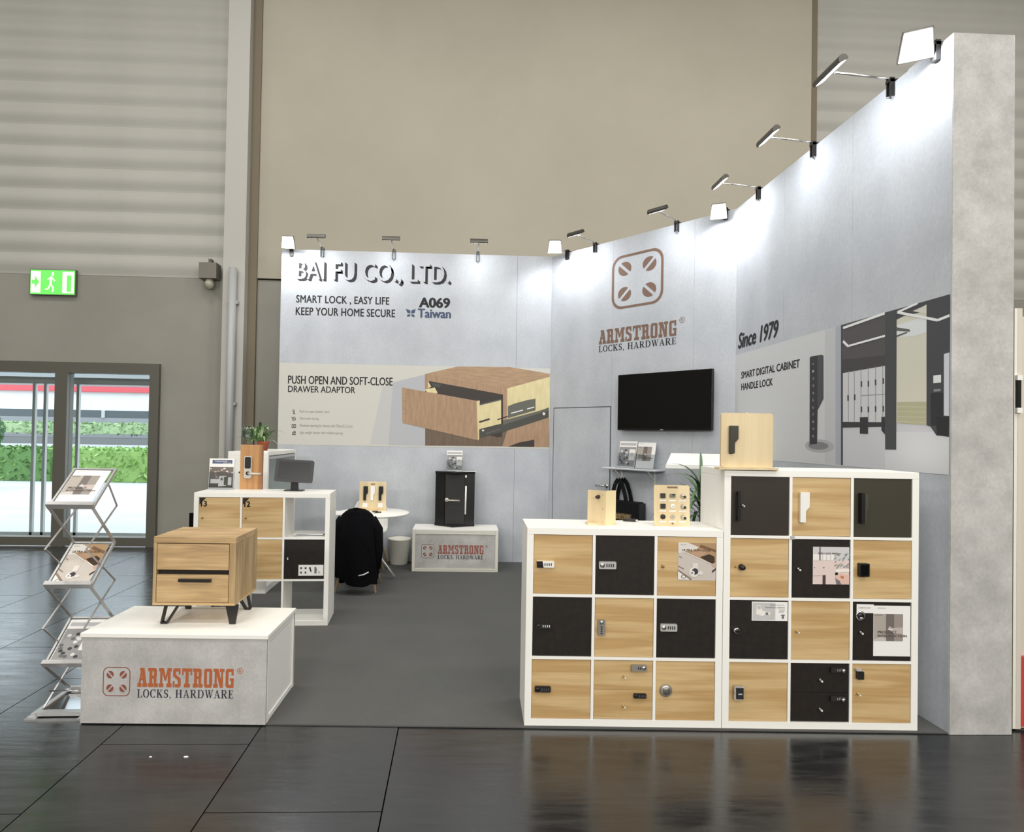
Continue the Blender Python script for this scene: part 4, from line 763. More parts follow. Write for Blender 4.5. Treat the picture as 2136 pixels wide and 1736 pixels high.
def grey_ad(A, w, h):
    u, el = U(A, w, h), EL(A, w, h); random.seed(9)
    u(R(.02, .05, .98, .78), pg('smoke', (150, 150, 150)), 0); u(R(.05, .84, .95, .93), pg('smoke_l', (186, 186, 188)), 0)
    for k in range(16): x, y = random.random() * .6, .1 + random.random() * .6; el(x + .1, y, .06, pg('tone%d' % (k % 3), ((60, 60, 62), (220, 220, 220), (104, 104, 106))[k % 3]), 1 + k % 3, .05)
    u(R(.62, .28, .95, .70), pg('white', (236, 232, 226)), 5); el(.78, .5, .1, pg('smoke_l', (186, 186, 188)), 6)
# --- podium
px0, py0, px1, py1 = -2.065, 3.735, -1.036, 4.29; PT = .507
pod = thing('display_podium', 'white display podium with grey logo front, carrying the oak nightstand', 'podium', (px0, py0 - .02, .007), math.radians(-1.4))
Wp, Dp, Hp = 1.03, .57, .50
bx('top_panel', (-.008, -.008, Hp - .022), (Wp + .004, Dp, Hp), white, pod, .001)
bx('front_panel', (0, 0, 0), (Wp - .004, .02, Hp - .0225), concrete2, pod)
bx('side_panel', (.0, .0205, 0), (.01, Dp, Hp - .0225), whiteg, pod); bx('side_panel', (Wp - .014, .035, .03), (Wp - .010, Dp - .035, Hp - .05), whiteg, pod); bx('back_panel', (.011, Dp - .02, 0), (Wp - .015, Dp, Hp - .0225), whiteg, pod)
for y in (.0205, Dp - .034): bx('frame_post', (Wp - .022, y, 0), (Wp - .002, y + .034, Hp - .0225), whiteg, pod, .002)
for z in (.0, Hp - .055): bx('frame_rail', (Wp - .020, .056, z), (Wp - .004, Dp - .036, z + .03), whiteg, pod, .002)
bx('groove', (Wp - .003, Dp - .022, .01), (Wp - .0005, Dp - .012, Hp - .03), M('groove_grey', (150, 148, 138), .5), pod)
A = Art(-.0012); pm = lambda u, v: (lambda p: ((p - pod.location) @ Matrix.Rotation(pod.rotation_euler.z, 3, 'Z')))(onP(u, v, pod.location, Vector((math.sin(pod.rotation_euler.z), -math.cos(pod.rotation_euler.z), 0))))
q0, q1 = pm(214, 1452), pm(272.5, 1392); emblem(A, q0.x, q0.z, q1.x, q1.z, M('rust_dark', (140, 78, 66), .7), 0, .03)
q0, q1, q2 = pm(286, 1455), pm(489, 1395.5), pm(286, 1433); wordmark(A, q0.x, q1.x, q0.z, q2.z, q1.z, M('orange_print', (178, 96, 54), .7), M('navy_ink', (48, 46, 62), .7), 0); A.build('printed_logo', pod)
# --- nightstand
NY = 3.875; zt_ = onY(320, 1120, NY).z; NX0, NX1 = onY(321, 1124, NY).x, onY(493, 1126, NY).x; zb_ = onY(330, 1263, NY).z; ND = .40
NW = NX1 - NX0; ns = thing('nightstand', 'small oak two-drawer nightstand with black metal legs on the white podium', 'nightstand', (NX0, NY, PT + .001), math.radians(-.5))
hb, ht = zb_ - PT, zt_ - PT
bx('top', (0, 0, ht - .036), (NW, ND, ht), oak_top, ns, .001)
bx('side_board', (0, .0, hb + .016), (.018, ND, ht - .0365), oak_side, ns); bx('side_board', (NW - .036, .0, hb + .016), (NW - .0, ND, ht - .0365), oak_side, ns)
bx('bottom_board', (0, 0, hb), (NW, ND, hb + .0155), oak_top, ns); bx('back_board', (.019, ND - .015, hb + .016), (NW - .037, ND, ht - .037), dark, ns)
fh = ht - .0365 - hb - .016; z1 = hb + .018; a_, b_ = .019, NW - .037
bx('recess_shade_sheet', (a_, .03, z1), (b_, .034, ht - .04), M('recess_shade', (30, 22, 18), .7), ns)  # thin dark sheet behind the drawers, shade of the gap put into its colour
d1 = bx('drawer', (a_ + .002, .002, z1 + fh * .545), (b_ - .003, .024, ht - .041), oak_top, ns); d2_ = bx('drawer', (a_ + .002, .002, z1), (b_ - .003, .024, z1 + fh * .46), oak_top, ns)
bx('handle', (a_ + .135, -.022, z1 + fh * .355), (a_ + .32, .0015, z1 + fh * .40), blackm, d2_)
LEGH = hb
def vleg(x, y, flip=1):
    b = MB(); w0 = .0
    for p, q in (((x - .012 * flip, y, .004), (x + .012 * flip, y, LEGH)), ((x + .018 * flip, y, .004), (x + .085 * flip, y, LEGH)), ((x - .014 * flip, y, .004), (x + .02 * flip, y, .004))): b.bar(p, q, .010, .03, blackm, (0, 1, 0))
    b.build('leg', ns)
def tleg(x, y, wt=.07):
    b = MB(); b.prism([(x - .017, 0), (x + .017, 0), (x + wt / 2, LEGH), (x - wt / 2 - .008, LEGH)], y, y + .012, blackm, 'y'); b.build('leg', ns)
f1, f2, f4 = onZ(343, 1300, PT), onZ(484, 1303, PT), onZ(518, 1272, PT)
vleg(f1.x - NX0, .03); tleg(f2.x - NX0, .02); tleg(f1.x - NX0 + .01, ND - .06, .05); vleg(NW - .03, ND - .05, -1)
# --- zigzag literature stand
YF, YB_ = 3.875, 4.15; cF, cB = onY(147.3, 1059.5, YF), onY(200, 978, YB_)
rz = math.atan2(-(cB.x - cF.x), cB.y - cF.y); Ws = .245
st = thing('literature_stand', 'silver zigzag literature stand with slanted trays left of the podium', 'stand', (cF.x, YF, 0), rz)
dz = lambda u, v, y: onY(u, v, y).z
dep = (cB.y - cF.y) / math.cos(rz)
Fz = [dz(147, 1059, YF), dz(145, 1225, YF), dz(143, 1389, YF)]; Bz = [dz(200, 978, YB_), dz(204, 1131, YB_), dz(203, 1287, YB_), .035]
Fn = [(0, z) for z in Fz]; Bn = [(dep, z) for z in Bz]
Pn = [(dep + .04, dz(246, 1055, YB_ + .04)), (dep + .04, dz(243, 1210, YB_ + .04)), (dep + .04, dz(240, 1368, YB_ + .04))]; Qn = [(-.04, dz(97, 1146, YF - .04)), (-.04, dz(97, 1311, YF - .04)), (-.01, .03)]
start = (dep * .75, Fz[0] + (Bz[0] - Fz[0]) * .55)
for sx in (-1, 1):
    x = sx * Ws / 2
    for i in range(3): MB().bar((x, Fn[i][0], Fn[i][1]), (x, Bn[i + 1][0], Bn[i + 1][1]), .006, .018, alu, (1, 0, 0)).build('frame_bar', st)
    xi = sx * (Ws / 2 - .009); seq = [start, Pn[0], Qn[0], Pn[1], Qn[1], Pn[2], Qn[2]]
    for a, b in zip(seq[:-1], seq[1:]): MB().bar((xi, a[0], a[1]), (xi, b[0], b[1]), .005, .010, alu, (1, 0, 0)).build('link_bar', st)
for q in Qn[:2] + Pn: MB().tube([(-Ws / 2, q[0], q[1]), (Ws / 2, q[0], q[1])], .0035, chrome, 6).build('cross_rod', st) if q in Qn and False else None
titles = [(intro, 'PRODUCT INTRODUCTION brochure on the top tray of the zigzag stand'), (slim, 'leaflet with a lock picture on the middle tray of the zigzag stand'), (grey_ad, 'leaflet on the lowest tray of the zigzag stand, partly behind the podium')]
for i in range(3):
    L_ = math.hypot(dep, Bz[i] - Fz[i]); th = -math.atan2(dep, Bz[i] - Fz[i])
    tr = MB(); tr.box((-Ws / 2, .004, 0), (Ws / 2, .007, L_), glassy('acrylic', (246, 248, 250), .10)); o = tr.build('tray', st, (0, 0, Fz[i])); o.rotation_euler = (th, 0, 0)
    for sx in (-1, 1): bx('tray_rail', (sx * Ws / 2 - .006, -.006, 0), (sx * Ws / 2 + .006, .010, L_), alu, o)
    bx('tray_rail', (-Ws / 2, -.004, L_ - .012), (Ws / 2, .010, L_), alu, o); bx('front_lip', (-Ws / 2 - .01, -.028, -.004), (Ws / 2 + .01, .008, .008), alu, o)
    bx('front_lip', (-Ws / 2 - .01, -.0285, .006), (Ws / 2 + .01, -.024, .022), alu, o)
    p = at(st, .0, 0, Fz[i]); tsheet('brochure' if i == 0 else 'leaflet', titles[i][1], 'brochure' if i == 0 else 'leaflet', p + Vector((0, 0, .012)), th, rz, Ws * .86, L_ * .90, titles[i][0], .003)
bx('rear_bar', (-Ws / 2, dep - .01, Bz[3] - .01), (Ws / 2, dep + .01, Bz[3] + .01), alu, st)
for sx in (-1, 1): MB().bar((sx * (Ws / 2 + .01), -.07, .014), (sx * (Ws / 2 + .01), dep + .03, .014), .03, .02, alu).build('base_rail', st); MB().prism([(-.03, 0), (.03, 0), (.015, .012), (-.015, .012)], -.10, -.02, alu, 'y').build('foot', st, (sx * (Ws / 2 + .02), 0, 0))
bx('base_front', (-Ws / 2, -.07, .006), (Ws / 2, -.03, .028), alu, st); bx('base_back', (-Ws / 2, dep, .006), (Ws / 2, dep + .03, .028), alu, st)
bx('base_plate', (-Ws / 2 + .006, -.03, .010), (Ws / 2 - .006, dep, .013), glassy('acrylic_mirror', (230, 232, 236), .45, .08), st); MB().tube([(-Ws / 2, .06, .10), (Ws / 2, .06, .10)], .004, chrome, 6).build('cross_rod', st)
# --- things on the left cabinet
zc = 1.127
p = onZ(460, 1021, zc); tsheet('leaflet_holder', 'acrylic holder with a blue-titled lock leaflet at the left end of the open cabinet', 'holder', (p.x, p.y, zc + .0045), math.radians(-6), .05, .215, .27, lock_ad, holder=True)
p = onZ(523, 1021, zc); pk = thing('lock_sample_board', 'upright honey-coloured wooden board with a silver smart lock and lever', 'display', (p.x, p.y, zc), .05)
hh = onY(523, 928, p.y).z - zc
bx('board', (-.097, 0, 0), (.097, .04, hh), walnut, pk, .002)
b = MB(); lz_ = hh - .30; b.rbox((-.058, -.022, lz_), (.008, -.0005, lz_ + .20), satin, .018); b.rbox((-.050, -.026, lz_ + .088), (.001, -.022, lz_ + .19), black, .010); b.lathe([(0, -.03), (.014, -.03), (.018, -.022)], black, (-.024, 0, lz_ + .045), 16, 'y'); lk_ = b.build('smart_lock', pk)
MB().tube([(-.02, -.022, lz_ + .045), (-.01, -.05, lz_ + .045), (.02, -.055, lz_ + .045), (.10, -.052, lz_ + .043)], .0095, satin, 10).build('lever', lk_)
MB().tube([(-.097, .02, lz_ + .05), (-.112, .02, lz_ + .05)], .008, blackm, 8).build('latch', pk)
p = onZ(614, 1024, zc); mo = thing('tablet_monitor', 'black tablet monitor on a round-foot stand on the open cabinet', 'monitor', (p.x, p.y, zc), .03)
MB().rbox((-.085, -.06, 0), (.085, .06, .008), black, .03, 'z').build('foot', mo); MB().prism([(-.035, .008), (.035, .008), (.028, .10), (-.028, .10)], .0, .02, black, 'y').build('stem', mo)
b = MB(); b.rbox((-.165, -.012, -.10), (.165, .012, .10), M('monitor_grey', (40, 40, 42), .4), .016); o = b.build('casing', mo, (.0, -.015, .175)); o.rotation_euler = (math.radians(-12), math.radians(2.5), 0)
bx('display', (-.135, -.0135, -.077), (.135, -.0125, .080), M('screen_grey', (36, 36, 38), .25), o)
p = onZ(648, 1118, ceC(2, 0)[1] - chC / 2 + .007)
for i, (dx, rr, c) in enumerate(((.015, .06, (210, 210, 212)), (.01, .12, (150, 150, 154)), (-.005, -.03, (228, 228, 228)))):
    m_ = thing('magazine', ['bottom magazine of the pile in the open cubby', 'middle grey magazine of the pile in the open cubby', 'top magazine with a light cover of the pile in the open cubby'][i], 'magazine', (p.x + dx, p.y + .02, ceC(2, 0)[1] - chC / 2 + .0075 + i * .0095), rr, 'magazines in the open cubby')
    bx('pages', (-.125, -.08, 0), (.125, .10, .007), M('mag_%d' % c[0], c, .5), m_); bx('cover', (-.126, -.081, .007), (.126, .101, .0076), M('mag_cover%d' % i, ((190, 190, 192), (120, 120, 126), (205, 204, 202))[i], .4), m_)
# --- tall white cabinet behind, open to the right
DX1, DY0, DL_ = -1.905, 6.656, 1.14; DH = onY(560, 943, DY0).z
dc = thing('side_cabinet', 'white open shelf cabinet standing end-on behind the oak lock board', 'cabinet', (DX1 - .40, DY0, .007)); DH -= .007
bx('top_board', (0, 0, DH - .038), (.40, DL_, DH), white, dc, .001); bx('bottom_board', (0, .04, 0), (.40, DL_ - .04, .06), white, dc)
for y in (0, DL_ - .038): bx('side_board', (0, y, 0), (.40, y + .038, DH - .0385), white, dc)
for z in (.47, .90): bx('shelf_board', (.01, .039, z), (.395, DL_ - .039, z + .016), white, dc)
for y in (.39, .76): bx('divider', (.01, y, .061), (.39, y + .016, .469), white, dc)
bx('back_board', (0, .039, .061), (.008, DL_ - .039, DH - .04), white, dc)
bx('glass_door', (.396, .045, .92), (.400, DL_ - .045, DH - .045), glassy('door_glass2', (235, 240, 240), .15), dc); bx('door_rail', (.394, .045, DH - .075), (.402, DL_ - .045, DH - .05), alu, dc)
def plant_leaf(L, w, droop, n=6, fold=.15):
    vs = []; fs = []
    for i in range(n + 1):
        t = i / n; ww = w * math.sin(PI * min(1, .12 + t * .88)) ** .8 * (1 - t * .25) if t < 1 else 0
        ang = droop * t; x = L * t * math.cos(ang * .6); z = L * t * .55 * (1 - t) * 2 * .6 - L * droop * t * t * .5
        vs += [(x, -ww, z + ww * fold), (x, 0, z), (x, ww, z + ww * fold)]
    for i in range(n): a = i * 3; fs += [(a, a + 3, a + 4, a + 1), (a + 1, a + 4, a + 5, a + 2)]
    return vs, fs
p = onY(549, 927, 6.95); pp_ = thing('potted_plant', 'small leafy plant in a terracotta pot on the tall white cabinet', 'plant', (p.x, p.y, DH + .007))
MB().lathe([(0, 0), (.042, 0), (.058, .085), (.064, .086), (.064, .105), (.056, .105), (.053, .09), (0, .09)], noisy('terracotta', (176, 92, 62), (156, 78, 52), 20, .8), n=24).build('pot', pp_)
MB().lathe([(.0, .085), (.053, .088)], M('soil', (50, 38, 30), .9), n=16).build('soil', pp_); random.seed(11)
lg = [M('pleaf%d' % i, c, .5) for i, c in enumerate(((96, 136, 76), (132, 166, 104), (74, 112, 60), (196, 212, 180)))]
lf = MB()
for k in range(90):
    a = random.uniform(0, 2 * PI); el_ = random.uniform(.1, 1.2); L = random.uniform(.08, .17); vs, fs = plant_leaf(L, random.uniform(.012, .022), random.uniform(.2, 1.1), 4)
    base = Vector((math.cos(a) * random.uniform(0, .14) - .05, math.sin(a) * random.uniform(0, .1), .09 + random.uniform(0, .13)))
    m_ = Matrix.Rotation(a, 3, 'Z') @ Matrix.Rotation(-el_, 3, 'Y'); lf.add([base + m_ @ Vector(v) for v in vs], fs, random.choice(lg), True)
for k in range(14): a = random.uniform(0, 2 * PI); lf.tube([(0, 0, .08), (math.cos(a) * .06 - .03, math.sin(a) * .05, .14), (math.cos(a) * .11 - .05, math.sin(a) * .08, .2)], .0025, lg[2], 5)
lf.flat = True; o = lf.build('foliage', pp_); o['kind'] = 'stuff'
gl = glassy('vase_glass', (244, 248, 248), .16, .03); p = onY(513, 929, 6.85); vs_ = thing('glass_vase', 'clear footed glass left of the small potted plant', 'glass', (p.x, p.y + .06, DH + .007))
MB().lathe([(0, .0), (.035, 0), (.035, .006), (.010, .012), (.009, .10), (.03, .125), (.062, .15), (.068, .22), (.066, .25), (.063, .25), (.065, .22), (.058, .155), (.0, .125)], gl, n=24).build('bowl', vs_)
tag(bx('paper_pad', (.02, 0, 0), (.24, .10, .008), paper, loc=(DX1 - .26, DY0 + .03, DH + .0072)), 'white paper pad at the front edge of the tall white cabinet', 'paper')
# --- round table, chairs, jacket
TC = Vector((-.93, 7.48, .007)); tb = thing('round_table', 'round white table with a grey pedestal between the white cabinets', 'table', TC)
MB().lathe([(0, .712), (.385, .712), (.405, .722), (.405, .735), (.395, .740), (0, .740)], white, n=48).build('tabletop', tb)
bx('cross_plate', (-.16, -.03, .695), (.16, .03, .711), blackm, tb); MB().tube([(0, 0, .24), (0, 0, .70)], .028, alu, 16).build('column', tb)
for k in range(4):
    a = math.radians(-28 + 90 * k); q = lambda r, z: (r * math.cos(a), r * math.sin(a), z)
    MB().tube([q(.02, .27), q(.09, .24), q(.2, .13), q(.30, .03)], [.016, .016, .013, .012], M('pedestal_grey', (176, 176, 172), .35, .4), 10).build('leg', tb)
def shell_chair(name, label, loc, rz, mat, legm):
    t = thing(name, label, 'chair', loc, rz, 'shell chairs at the round table'); n, m = 14, 14; vs = []; fs = []   # seat opens towards +Y
    for i in range(n + 1):
        s = i / n   # 0 front lip of the seat .. 1 top of the back
        if s < .5: u = s / .5; y = .24 - .40 * u; z = .44 - .03 * math.sin(PI * u) - .04 * (1 - u) ** 3; hw = .21 + .02 * math.sin(PI * u)
        else: u = (s - .5) / .5; y = -.16 - .07 * math.sin(u * PI / 2) - .02 * u; z = .44 + .38 * u ** 1.1; hw = .225 - .05 * u ** 2
        for j in range(m + 1):
            q = j / m * 2 - 1; lift = .05 * abs(q) ** 3 * (1 if s < .5 else .3); fw = .09 * q * q * (1 if s > .5 else (s / .5) ** 2)
            round_ = 1 - (.28 * max(0, (s - .85) / .15) ** 2); vs.append((q * hw * round_, y + fw, z + lift - (.03 * q * q if s > .93 else 0)))
    for i in range(n):
        for j in range(m): a = i * (m + 1) + j; fs.append((a, a + 1, a + m + 2, a + m + 1))
    b = MB(); b.add(vs, fs, mat, True); o = b.build('shell', t); sm = o.modifiers.new('thickness', 'SOLIDIFY'); sm.thickness = .012
    for sx in (-1, 1):
        for y0, y1 in ((.15, .22), (-.12, -.22)): MB().tube([(sx * .12, y0, .40), (sx * .21, y1, 0)], [.017, .011], legm, 10).build('leg', t)
    bx('under_frame', (-.13, -.13, .385), (.13, .16, .40), blackm, t); return t
beech = M('beech_leg', (196, 168, 130), .5)
j0 = onZ(741, 1238, 0); ch1 = shell_chair('shell_chair', 'white shell chair with wooden legs under the black jacket', (j0.x, j0.y + .21, .007), 0, white, beech)
c2x = onY(770, 1050, 8.0).x; shell_chair('shell_chair', 'white shell chair behind the round table, facing the aisle', (c2x, 8.02, .007), PI, white, beech)
jk = thing('black_jacket', 'black jacket hung over the chair back in front of the round table', 'jacket', (j0.x - .0, j0.y - .075, .007)); vs = []; fs = []; n, m = 26, 44; random.seed(2)
for i in range(n + 1):
    s = i / n; z = .862 - .725 * s ** 1.1; hw = .115 + .075 * min(1, s * 6) ** .5 + .04 * s; hd = .035 + .05 * min(1, s * 3) ** .5 + .03 * s
    for j in range(m):
        a = 2 * PI * j / m; fold = 1 + (.05 * math.sin(a * 7 + 1.3 * math.sin(s * 4)) + .03 * math.sin(a * 12 + 2)) * min(1, s * 2.2)
        x = hw * fold * (abs(math.cos(a)) ** .6) * (1 if math.cos(a) >= 0 else -1); y = hd * fold * (abs(math.sin(a)) ** .8) * (1 if math.sin(a) >= 0 else -1)
        zz = z + (.045 * math.sin(a * 2 + .6) + .02 * math.sin(a * 5)) * s ** 3 - .06 * abs(x / .2) ** 2 * (1 - s) ** 2
        vs.append((x + .01, y + .05, zz))
for i in range(n):
    for j in range(m): fs.append((i * m + j, i * m + (j + 1) % m, (i + 1) * m + (j + 1) % m, (i + 1) * m + j))
fs.append(tuple(range(m))); cloth = noisy('black_cloth', (7, 7, 10), (13, 13, 17), 40, .95, spec=.12)
jb = MB(); jb.add(vs, fs, cloth, True); jb.build('body', jk)
for sx in (-1, 1): MB().tube([(sx * .15 + .01, .05, .77), (sx * .215 + .01, .03, .66), (sx * .225 + .01, .04, .45), (sx * .215 + .01, .03, .26)], [.045, .052, .046, .036], cloth, 12).build('sleeve', jk)
MB().tube([(-.08, .05, .845), (0, .02, .862), (.09, .05, .848)], [.014, .018, .014], cloth, 8).build('collar', jk)
MB().tube([(.05, -.065, .205), (.10, -.07, .215), (.15, -.06, .24)], .007, M('cuff_white', (220, 220, 220), .6), 6).build('hem_band', jk)
p = onZ(777, 1065, .747); bd3 = thing('handle_sample_board', 'birch board with black, white and black handles on the round table', 'display', (p.x, p.y, .747), .02)
bx('board', (-.155, 0, .010), (.155, .018, .335), pine, bd3, .002); bx('base', (-.165, -.05, 0), (.165, .05, .010), pine, bd3)
for x, m_ in ((-.082, black), (0, whiteg), (.095, black)): handle_lock(bd3, x, .0, .165, m_, 'sample_handle', .05).location = (x, -.0005, .20)
for x in (-.088, .09): bx('label_card', (x - .027, -.002, .035), (x + .027, -.0003, .088), paper, bd3)
bx('name_plate', (-.025, -.002, .30), (.025, -.0003, .313), M('brass_dull', (150, 120, 70), .4, .6), bd3)
for i, (u, v, r_) in enumerate(((726, 1068, .2), (742, 1070, -.05), (722, 1072, .5))):
    p = onZ(u, v, .7475); tag(bx('paper_sheet', (-.105, -.148, 0), (.105, .148, .001), M('paper_blue', (226, 230, 240), .6) if i == 1 else paper, loc=(p.x, p.y, .748 + i * .0015)), ['white paper sheet farthest right on the round table', 'bluish paper sheet in the middle of those on the round table', 'white paper sheet at the left rim of the round table'][i], 'paper', 'papers on the round table').rotation_euler.z = r_ + 1.5
p = onZ(785, 1070, .748); ky = thing('key_bunch', 'small dark bunch of keys on the round table in front of the board', 'keys', (p.x, p.y, .748))
MB().lathe([(.018, 0), (.022, .002), (.018, .004), (.014, .002), (.018, 0)], blackm, n=16).build('ring', ky)
for a in (.3, 1.4, 2.6, 4.2): o = MB().box((0, -.008, 0), (.055, .008, .012), M('key_dark', (62, 56, 50), .4, .4)).build('key', ky); o.rotation_euler.z = a; o.location.z = .003 * a
bn = thing('waste_bin', 'white waste bin on the carpet between the table and the logo counter', 'bin', (onZ(833, 1175, 0).x, 8.235, .007))
MB().lathe([(0, .0), (.105, 0), (.108, .01), (.140, .315), (.144, .32), (.140, .322), (.134, .315), (.102, .012), (0, .01)], M('bin_white', (226, 226, 216), .5), n=40).build('body', bn)
bn2 = MB().lathe([(.1405, .300), (.147, .305), (.147, .324), (.1405, .324)], M('bin_white', (226, 226, 216), .5), n=40).build('rim', bn)
# --- logo counter with black door display
lcx = thing('logo_counter', 'low white framed counter with grey logo panel under the black door display', 'counter', (-.505, 7.78, .007), -.012); Wc, Dc, Hc = 1.03, .48, .49
for x in (0, Wc - .035):
    for y in (0, Dc - .035): bx('post', (x, y, 0), (x + .035, y + .035, Hc + .004), M('frame_cream', (232, 230, 218), .4), lcx, .003)
for z in (.0, Hc - .042): 
    bx('rail', (.036, .004, z), (Wc - .036, .03, z + .020), M('frame_cream', (232, 230, 218), .4), lcx); bx('rail', (.036, .002, z + .0215), (Wc - .036, .028, z + .038), M('frame_cream', (232, 230, 218), .4), lcx)
    for x in (.006, Wc - .030): bx('rail', (x, .036, z), (x + .024, Dc - .036, z + .036), M('frame_cream', (232, 230, 218), .4), lcx)
bx('front_panel', (.036, .012, .039), (Wc - .036, .018, Hc - .043), concrete2, lcx); bx('top_panel', (.0, .0, Hc - .002), (Wc, Dc, Hc + .012), white, lcx); bx('side_panel', (.010, .036, .037), (.014, Dc - .036, Hc - .043), whiteg, lcx); bx('side_panel', (Wc - .014, .036, .037), (Wc - .010, Dc - .036, Hc - .043), whiteg, lcx)
A = Art(.0105); cm = lambda u, v: onY(u, v, 7.79) - lcx.location
q0, q1 = cm(878.5, 1164.5), cm(906, 1135.5); emblem(A, q0.x, q0.z, q1.x, q1.z, brownp, 0, .03, M('rust_dark', (140, 78, 66), .7))
q0, q1, q2 = cm(913, 1166), cm(1009, 1138), cm(913, 1155.5); wordmark(A, q0.x, q1.x, q0.z, q2.z, q1.z, M('rust_dark2', (150, 92, 80), .7), M('navy_ink', (48, 46, 62), .7), 0); A.build('printed_logo', lcx)
CT = .007 + Hc + .0125; bdx = thing('door_display', 'tall black display box with sample door and white pull bar on the counter', 'display', (0, 0, CT)); CH = onY(944, 985, 8.0).z - CT
foot = [(-.255, 8.24), (-.255, 8.14), (-.03, 7.96), (.245, 8.09), (.245, 8.24)]; bk = M('display_black', (17, 17, 18), .35)
MB().prism(foot, 0, .022, bk, 'z').build('bottom_plate', bdx); MB().prism(foot, CH - .022, CH, bk, 'z').build('top_plate', bdx)
bx('back_panel', (-.25, 8.22, .0225), (.24, 8.235, CH - .0225), bk, bdx); MB().bar((-.246, 8.15, CH / 2), (-.13, 8.07, CH / 2), .012, CH - .046, bk).build('wing_panel', bdx)
dl = bx('sample_door', (-.125, 8.05, .024), (.115, 8.075, CH - .024), noisy('sample_door', (30, 29, 28), (36, 35, 34), 60, .6), bdx); bx('wing_panel', (.118, 8.06, .0225), (.24, 8.07, CH - .0225), bk, bdx)
q = onY(932, 1043, 8.045); zz = q.z - CT; MB().lathe([(0, -.012), (.022, -.012), (.025, -.008), (.025, 0)], satin, (q.x, 8.049, zz), 24, 'y').build('rosette', dl); MB().tube([(q.x, 8.04, zz), (q.x, 8.0, zz), (q.x + .03, 7.995, zz), (q.x + .16, 7.995, zz - .002)], .009, satin, 10).build('lever', dl)
qa, qb = onY(972, 1014, 8.05), onY(970.5, 1073, 8.05); MB().tube([(qa.x, 8.05, qa.z - CT), (qb.x, 8.05, qb.z - CT)], .011, whiteg, 10).build('pull_bar', bdx); q = onY(972, 994, 8.05); bx('top_clip', (q.x - .010, 8.045, q.z - CT - .015), (q.x + .010, 8.058, q.z - CT + .015), whiteg, bdx)
p = onY(948, 983, 8.12); tsheet('leaflet_holder', 'white leaflet holder on top of the black door display', 'holder', (p.x, 8.12, CT + CH + .0045), math.radians(-8), .0, .20, .26, grey_ad, holder=True)
tag(bx('paper_sheet', (0, 0, 0), (.26, .12, .002), paper, loc=(.0, 8.10, CT + CH + .0005)), 'white sheet overhanging the top of the black door display', 'paper')
# --- television, shelf, bag on the diagonal wall
def onwall(name, label, cat, x, z, off=0): return thing(name, label, cat, at(WD, x, -off, z), ANG)
ta, tz0 = wmap(WD, 1296, 898); tb_, tz1 = wmap(WD, 1493.5, 772); tz0, tz1 = 1.735, 2.376
tv = onwall('television', 'large black wall-mounted television on the diagonal wall', 'television', (ta + tb_) / 2, (tz0 + tz1) / 2); tw_, th_ = tb_ - ta, tz1 - tz0
bx('casing', (-tw_ / 2, -.075, -th_ / 2), (tw_ / 2, -.035, th_ / 2), M('tv_black', (12, 12, 13), .3), tv, .003); bx('screen_panel', (-tw_ / 2 + .008, -.0765, -th_ / 2 + .022), (tw_ / 2 - .008, -.0752, th_ / 2 - .008), screen, tv)
bx('badge', (-.02, -.0765, -th_ / 2 + .002), (.02, -.0752, -th_ / 2 + .010), silver, tv); bx('sensor', (.02, -.0765, -th_ / 2 + .010), (.06, -.0752, -th_ / 2 + .024), M('tv_black', (12, 12, 13), .3), tv); bx('wall_mount', (-.2, -.035, -.2), (.2, -.0005, .2), blackm, tv)
sa, _ = wmap(WD, 1277, 978); sb, _ = wmap(WD, 1388, 981); sz = 1.30
sf = onwall('wall_shelf', 'small pale grey shelf on the diagonal wall under the television', 'shelf', sa, sz); sw = sb - sa
bx('board', (0, -.20, -.018), (sw, -.0005, 0), M('shelf_grey', (206, 208, 212), .5), sf, .004)
for f_ in (.2, .82):
    b = MB(); b.box((sw * f_ - .008, -.008, -.20), (sw * f_ + .008, -.0005, -.0185), whiteg).box((sw * f_ - .008, -.17, -.026), (sw * f_ + .008, -.0085, -.0185), whiteg).bar((sw * f_, -.14, -.026), (sw * f_, -.008, -.13), .008, .012, whiteg); b.build('bracket', sf)
def onshelf(u): d = ray(u, 977); a = ANG; n = Vector((math.sin(a), -math.cos(a), 0)); return onP(u, 977, at(WD, 0, -.12, 0), n)
p = onshelf(1304); tsheet('leaflet_holder', 'left leaflet holder with a grey photo leaflet on the shelf under the television', 'holder', (p.x, p.y, sz + .004), math.radians(-12), ANG, .24, .31, grey_ad, holder=True, group='leaflet holders on the wall shelf')
p = onshelf(1343); tsheet('leaflet_holder', 'right leaflet holder with a white brochure on the shelf under the television', 'holder', (p.x, p.y, sz + .004), math.radians(-12), ANG, .235, .30, intro, holder=True, group='leaflet holders on the wall shelf')
ba, bz_ = wmap(WD, 1289, 1040); bb, _ = wmap(WD, 1352, 1040); bw_ = bb - ba
tg = onwall('tote_bag', 'black tote bag with gold lettering hanging below the wall shelf', 'bag', (ba + bb) / 2 - .03, .56, .03); cb_ = noisy('tote_cloth', (18, 19, 21), (26, 27, 29), 30, .9, spec=.2)
bh = bz_ - .57; b = MB(); P = [(-bw_ / 2, 0), (bw_ / 2, 0), (bw_ / 2 + .01, bh * .5), (bw_ / 2 - .005, bh), (-bw_ / 2 + .01, bh), (-bw_ / 2 - .01, bh * .5)]
b.prism(P, -.13, .0, cb_, 'y'); o = b.build('body', tg, bevel=.008); bx('gusset_fold', (bw_ / 2 - .002, -.125, .02), (bw_ / 2 + .022, -.005, bh - .01), black, tg)
hz_ = wmap(WD, 1307, 999)[1] - .56; hx_ = wmap(WD, 1307, 999)[0] - ((ba + bb) / 2 - .03)
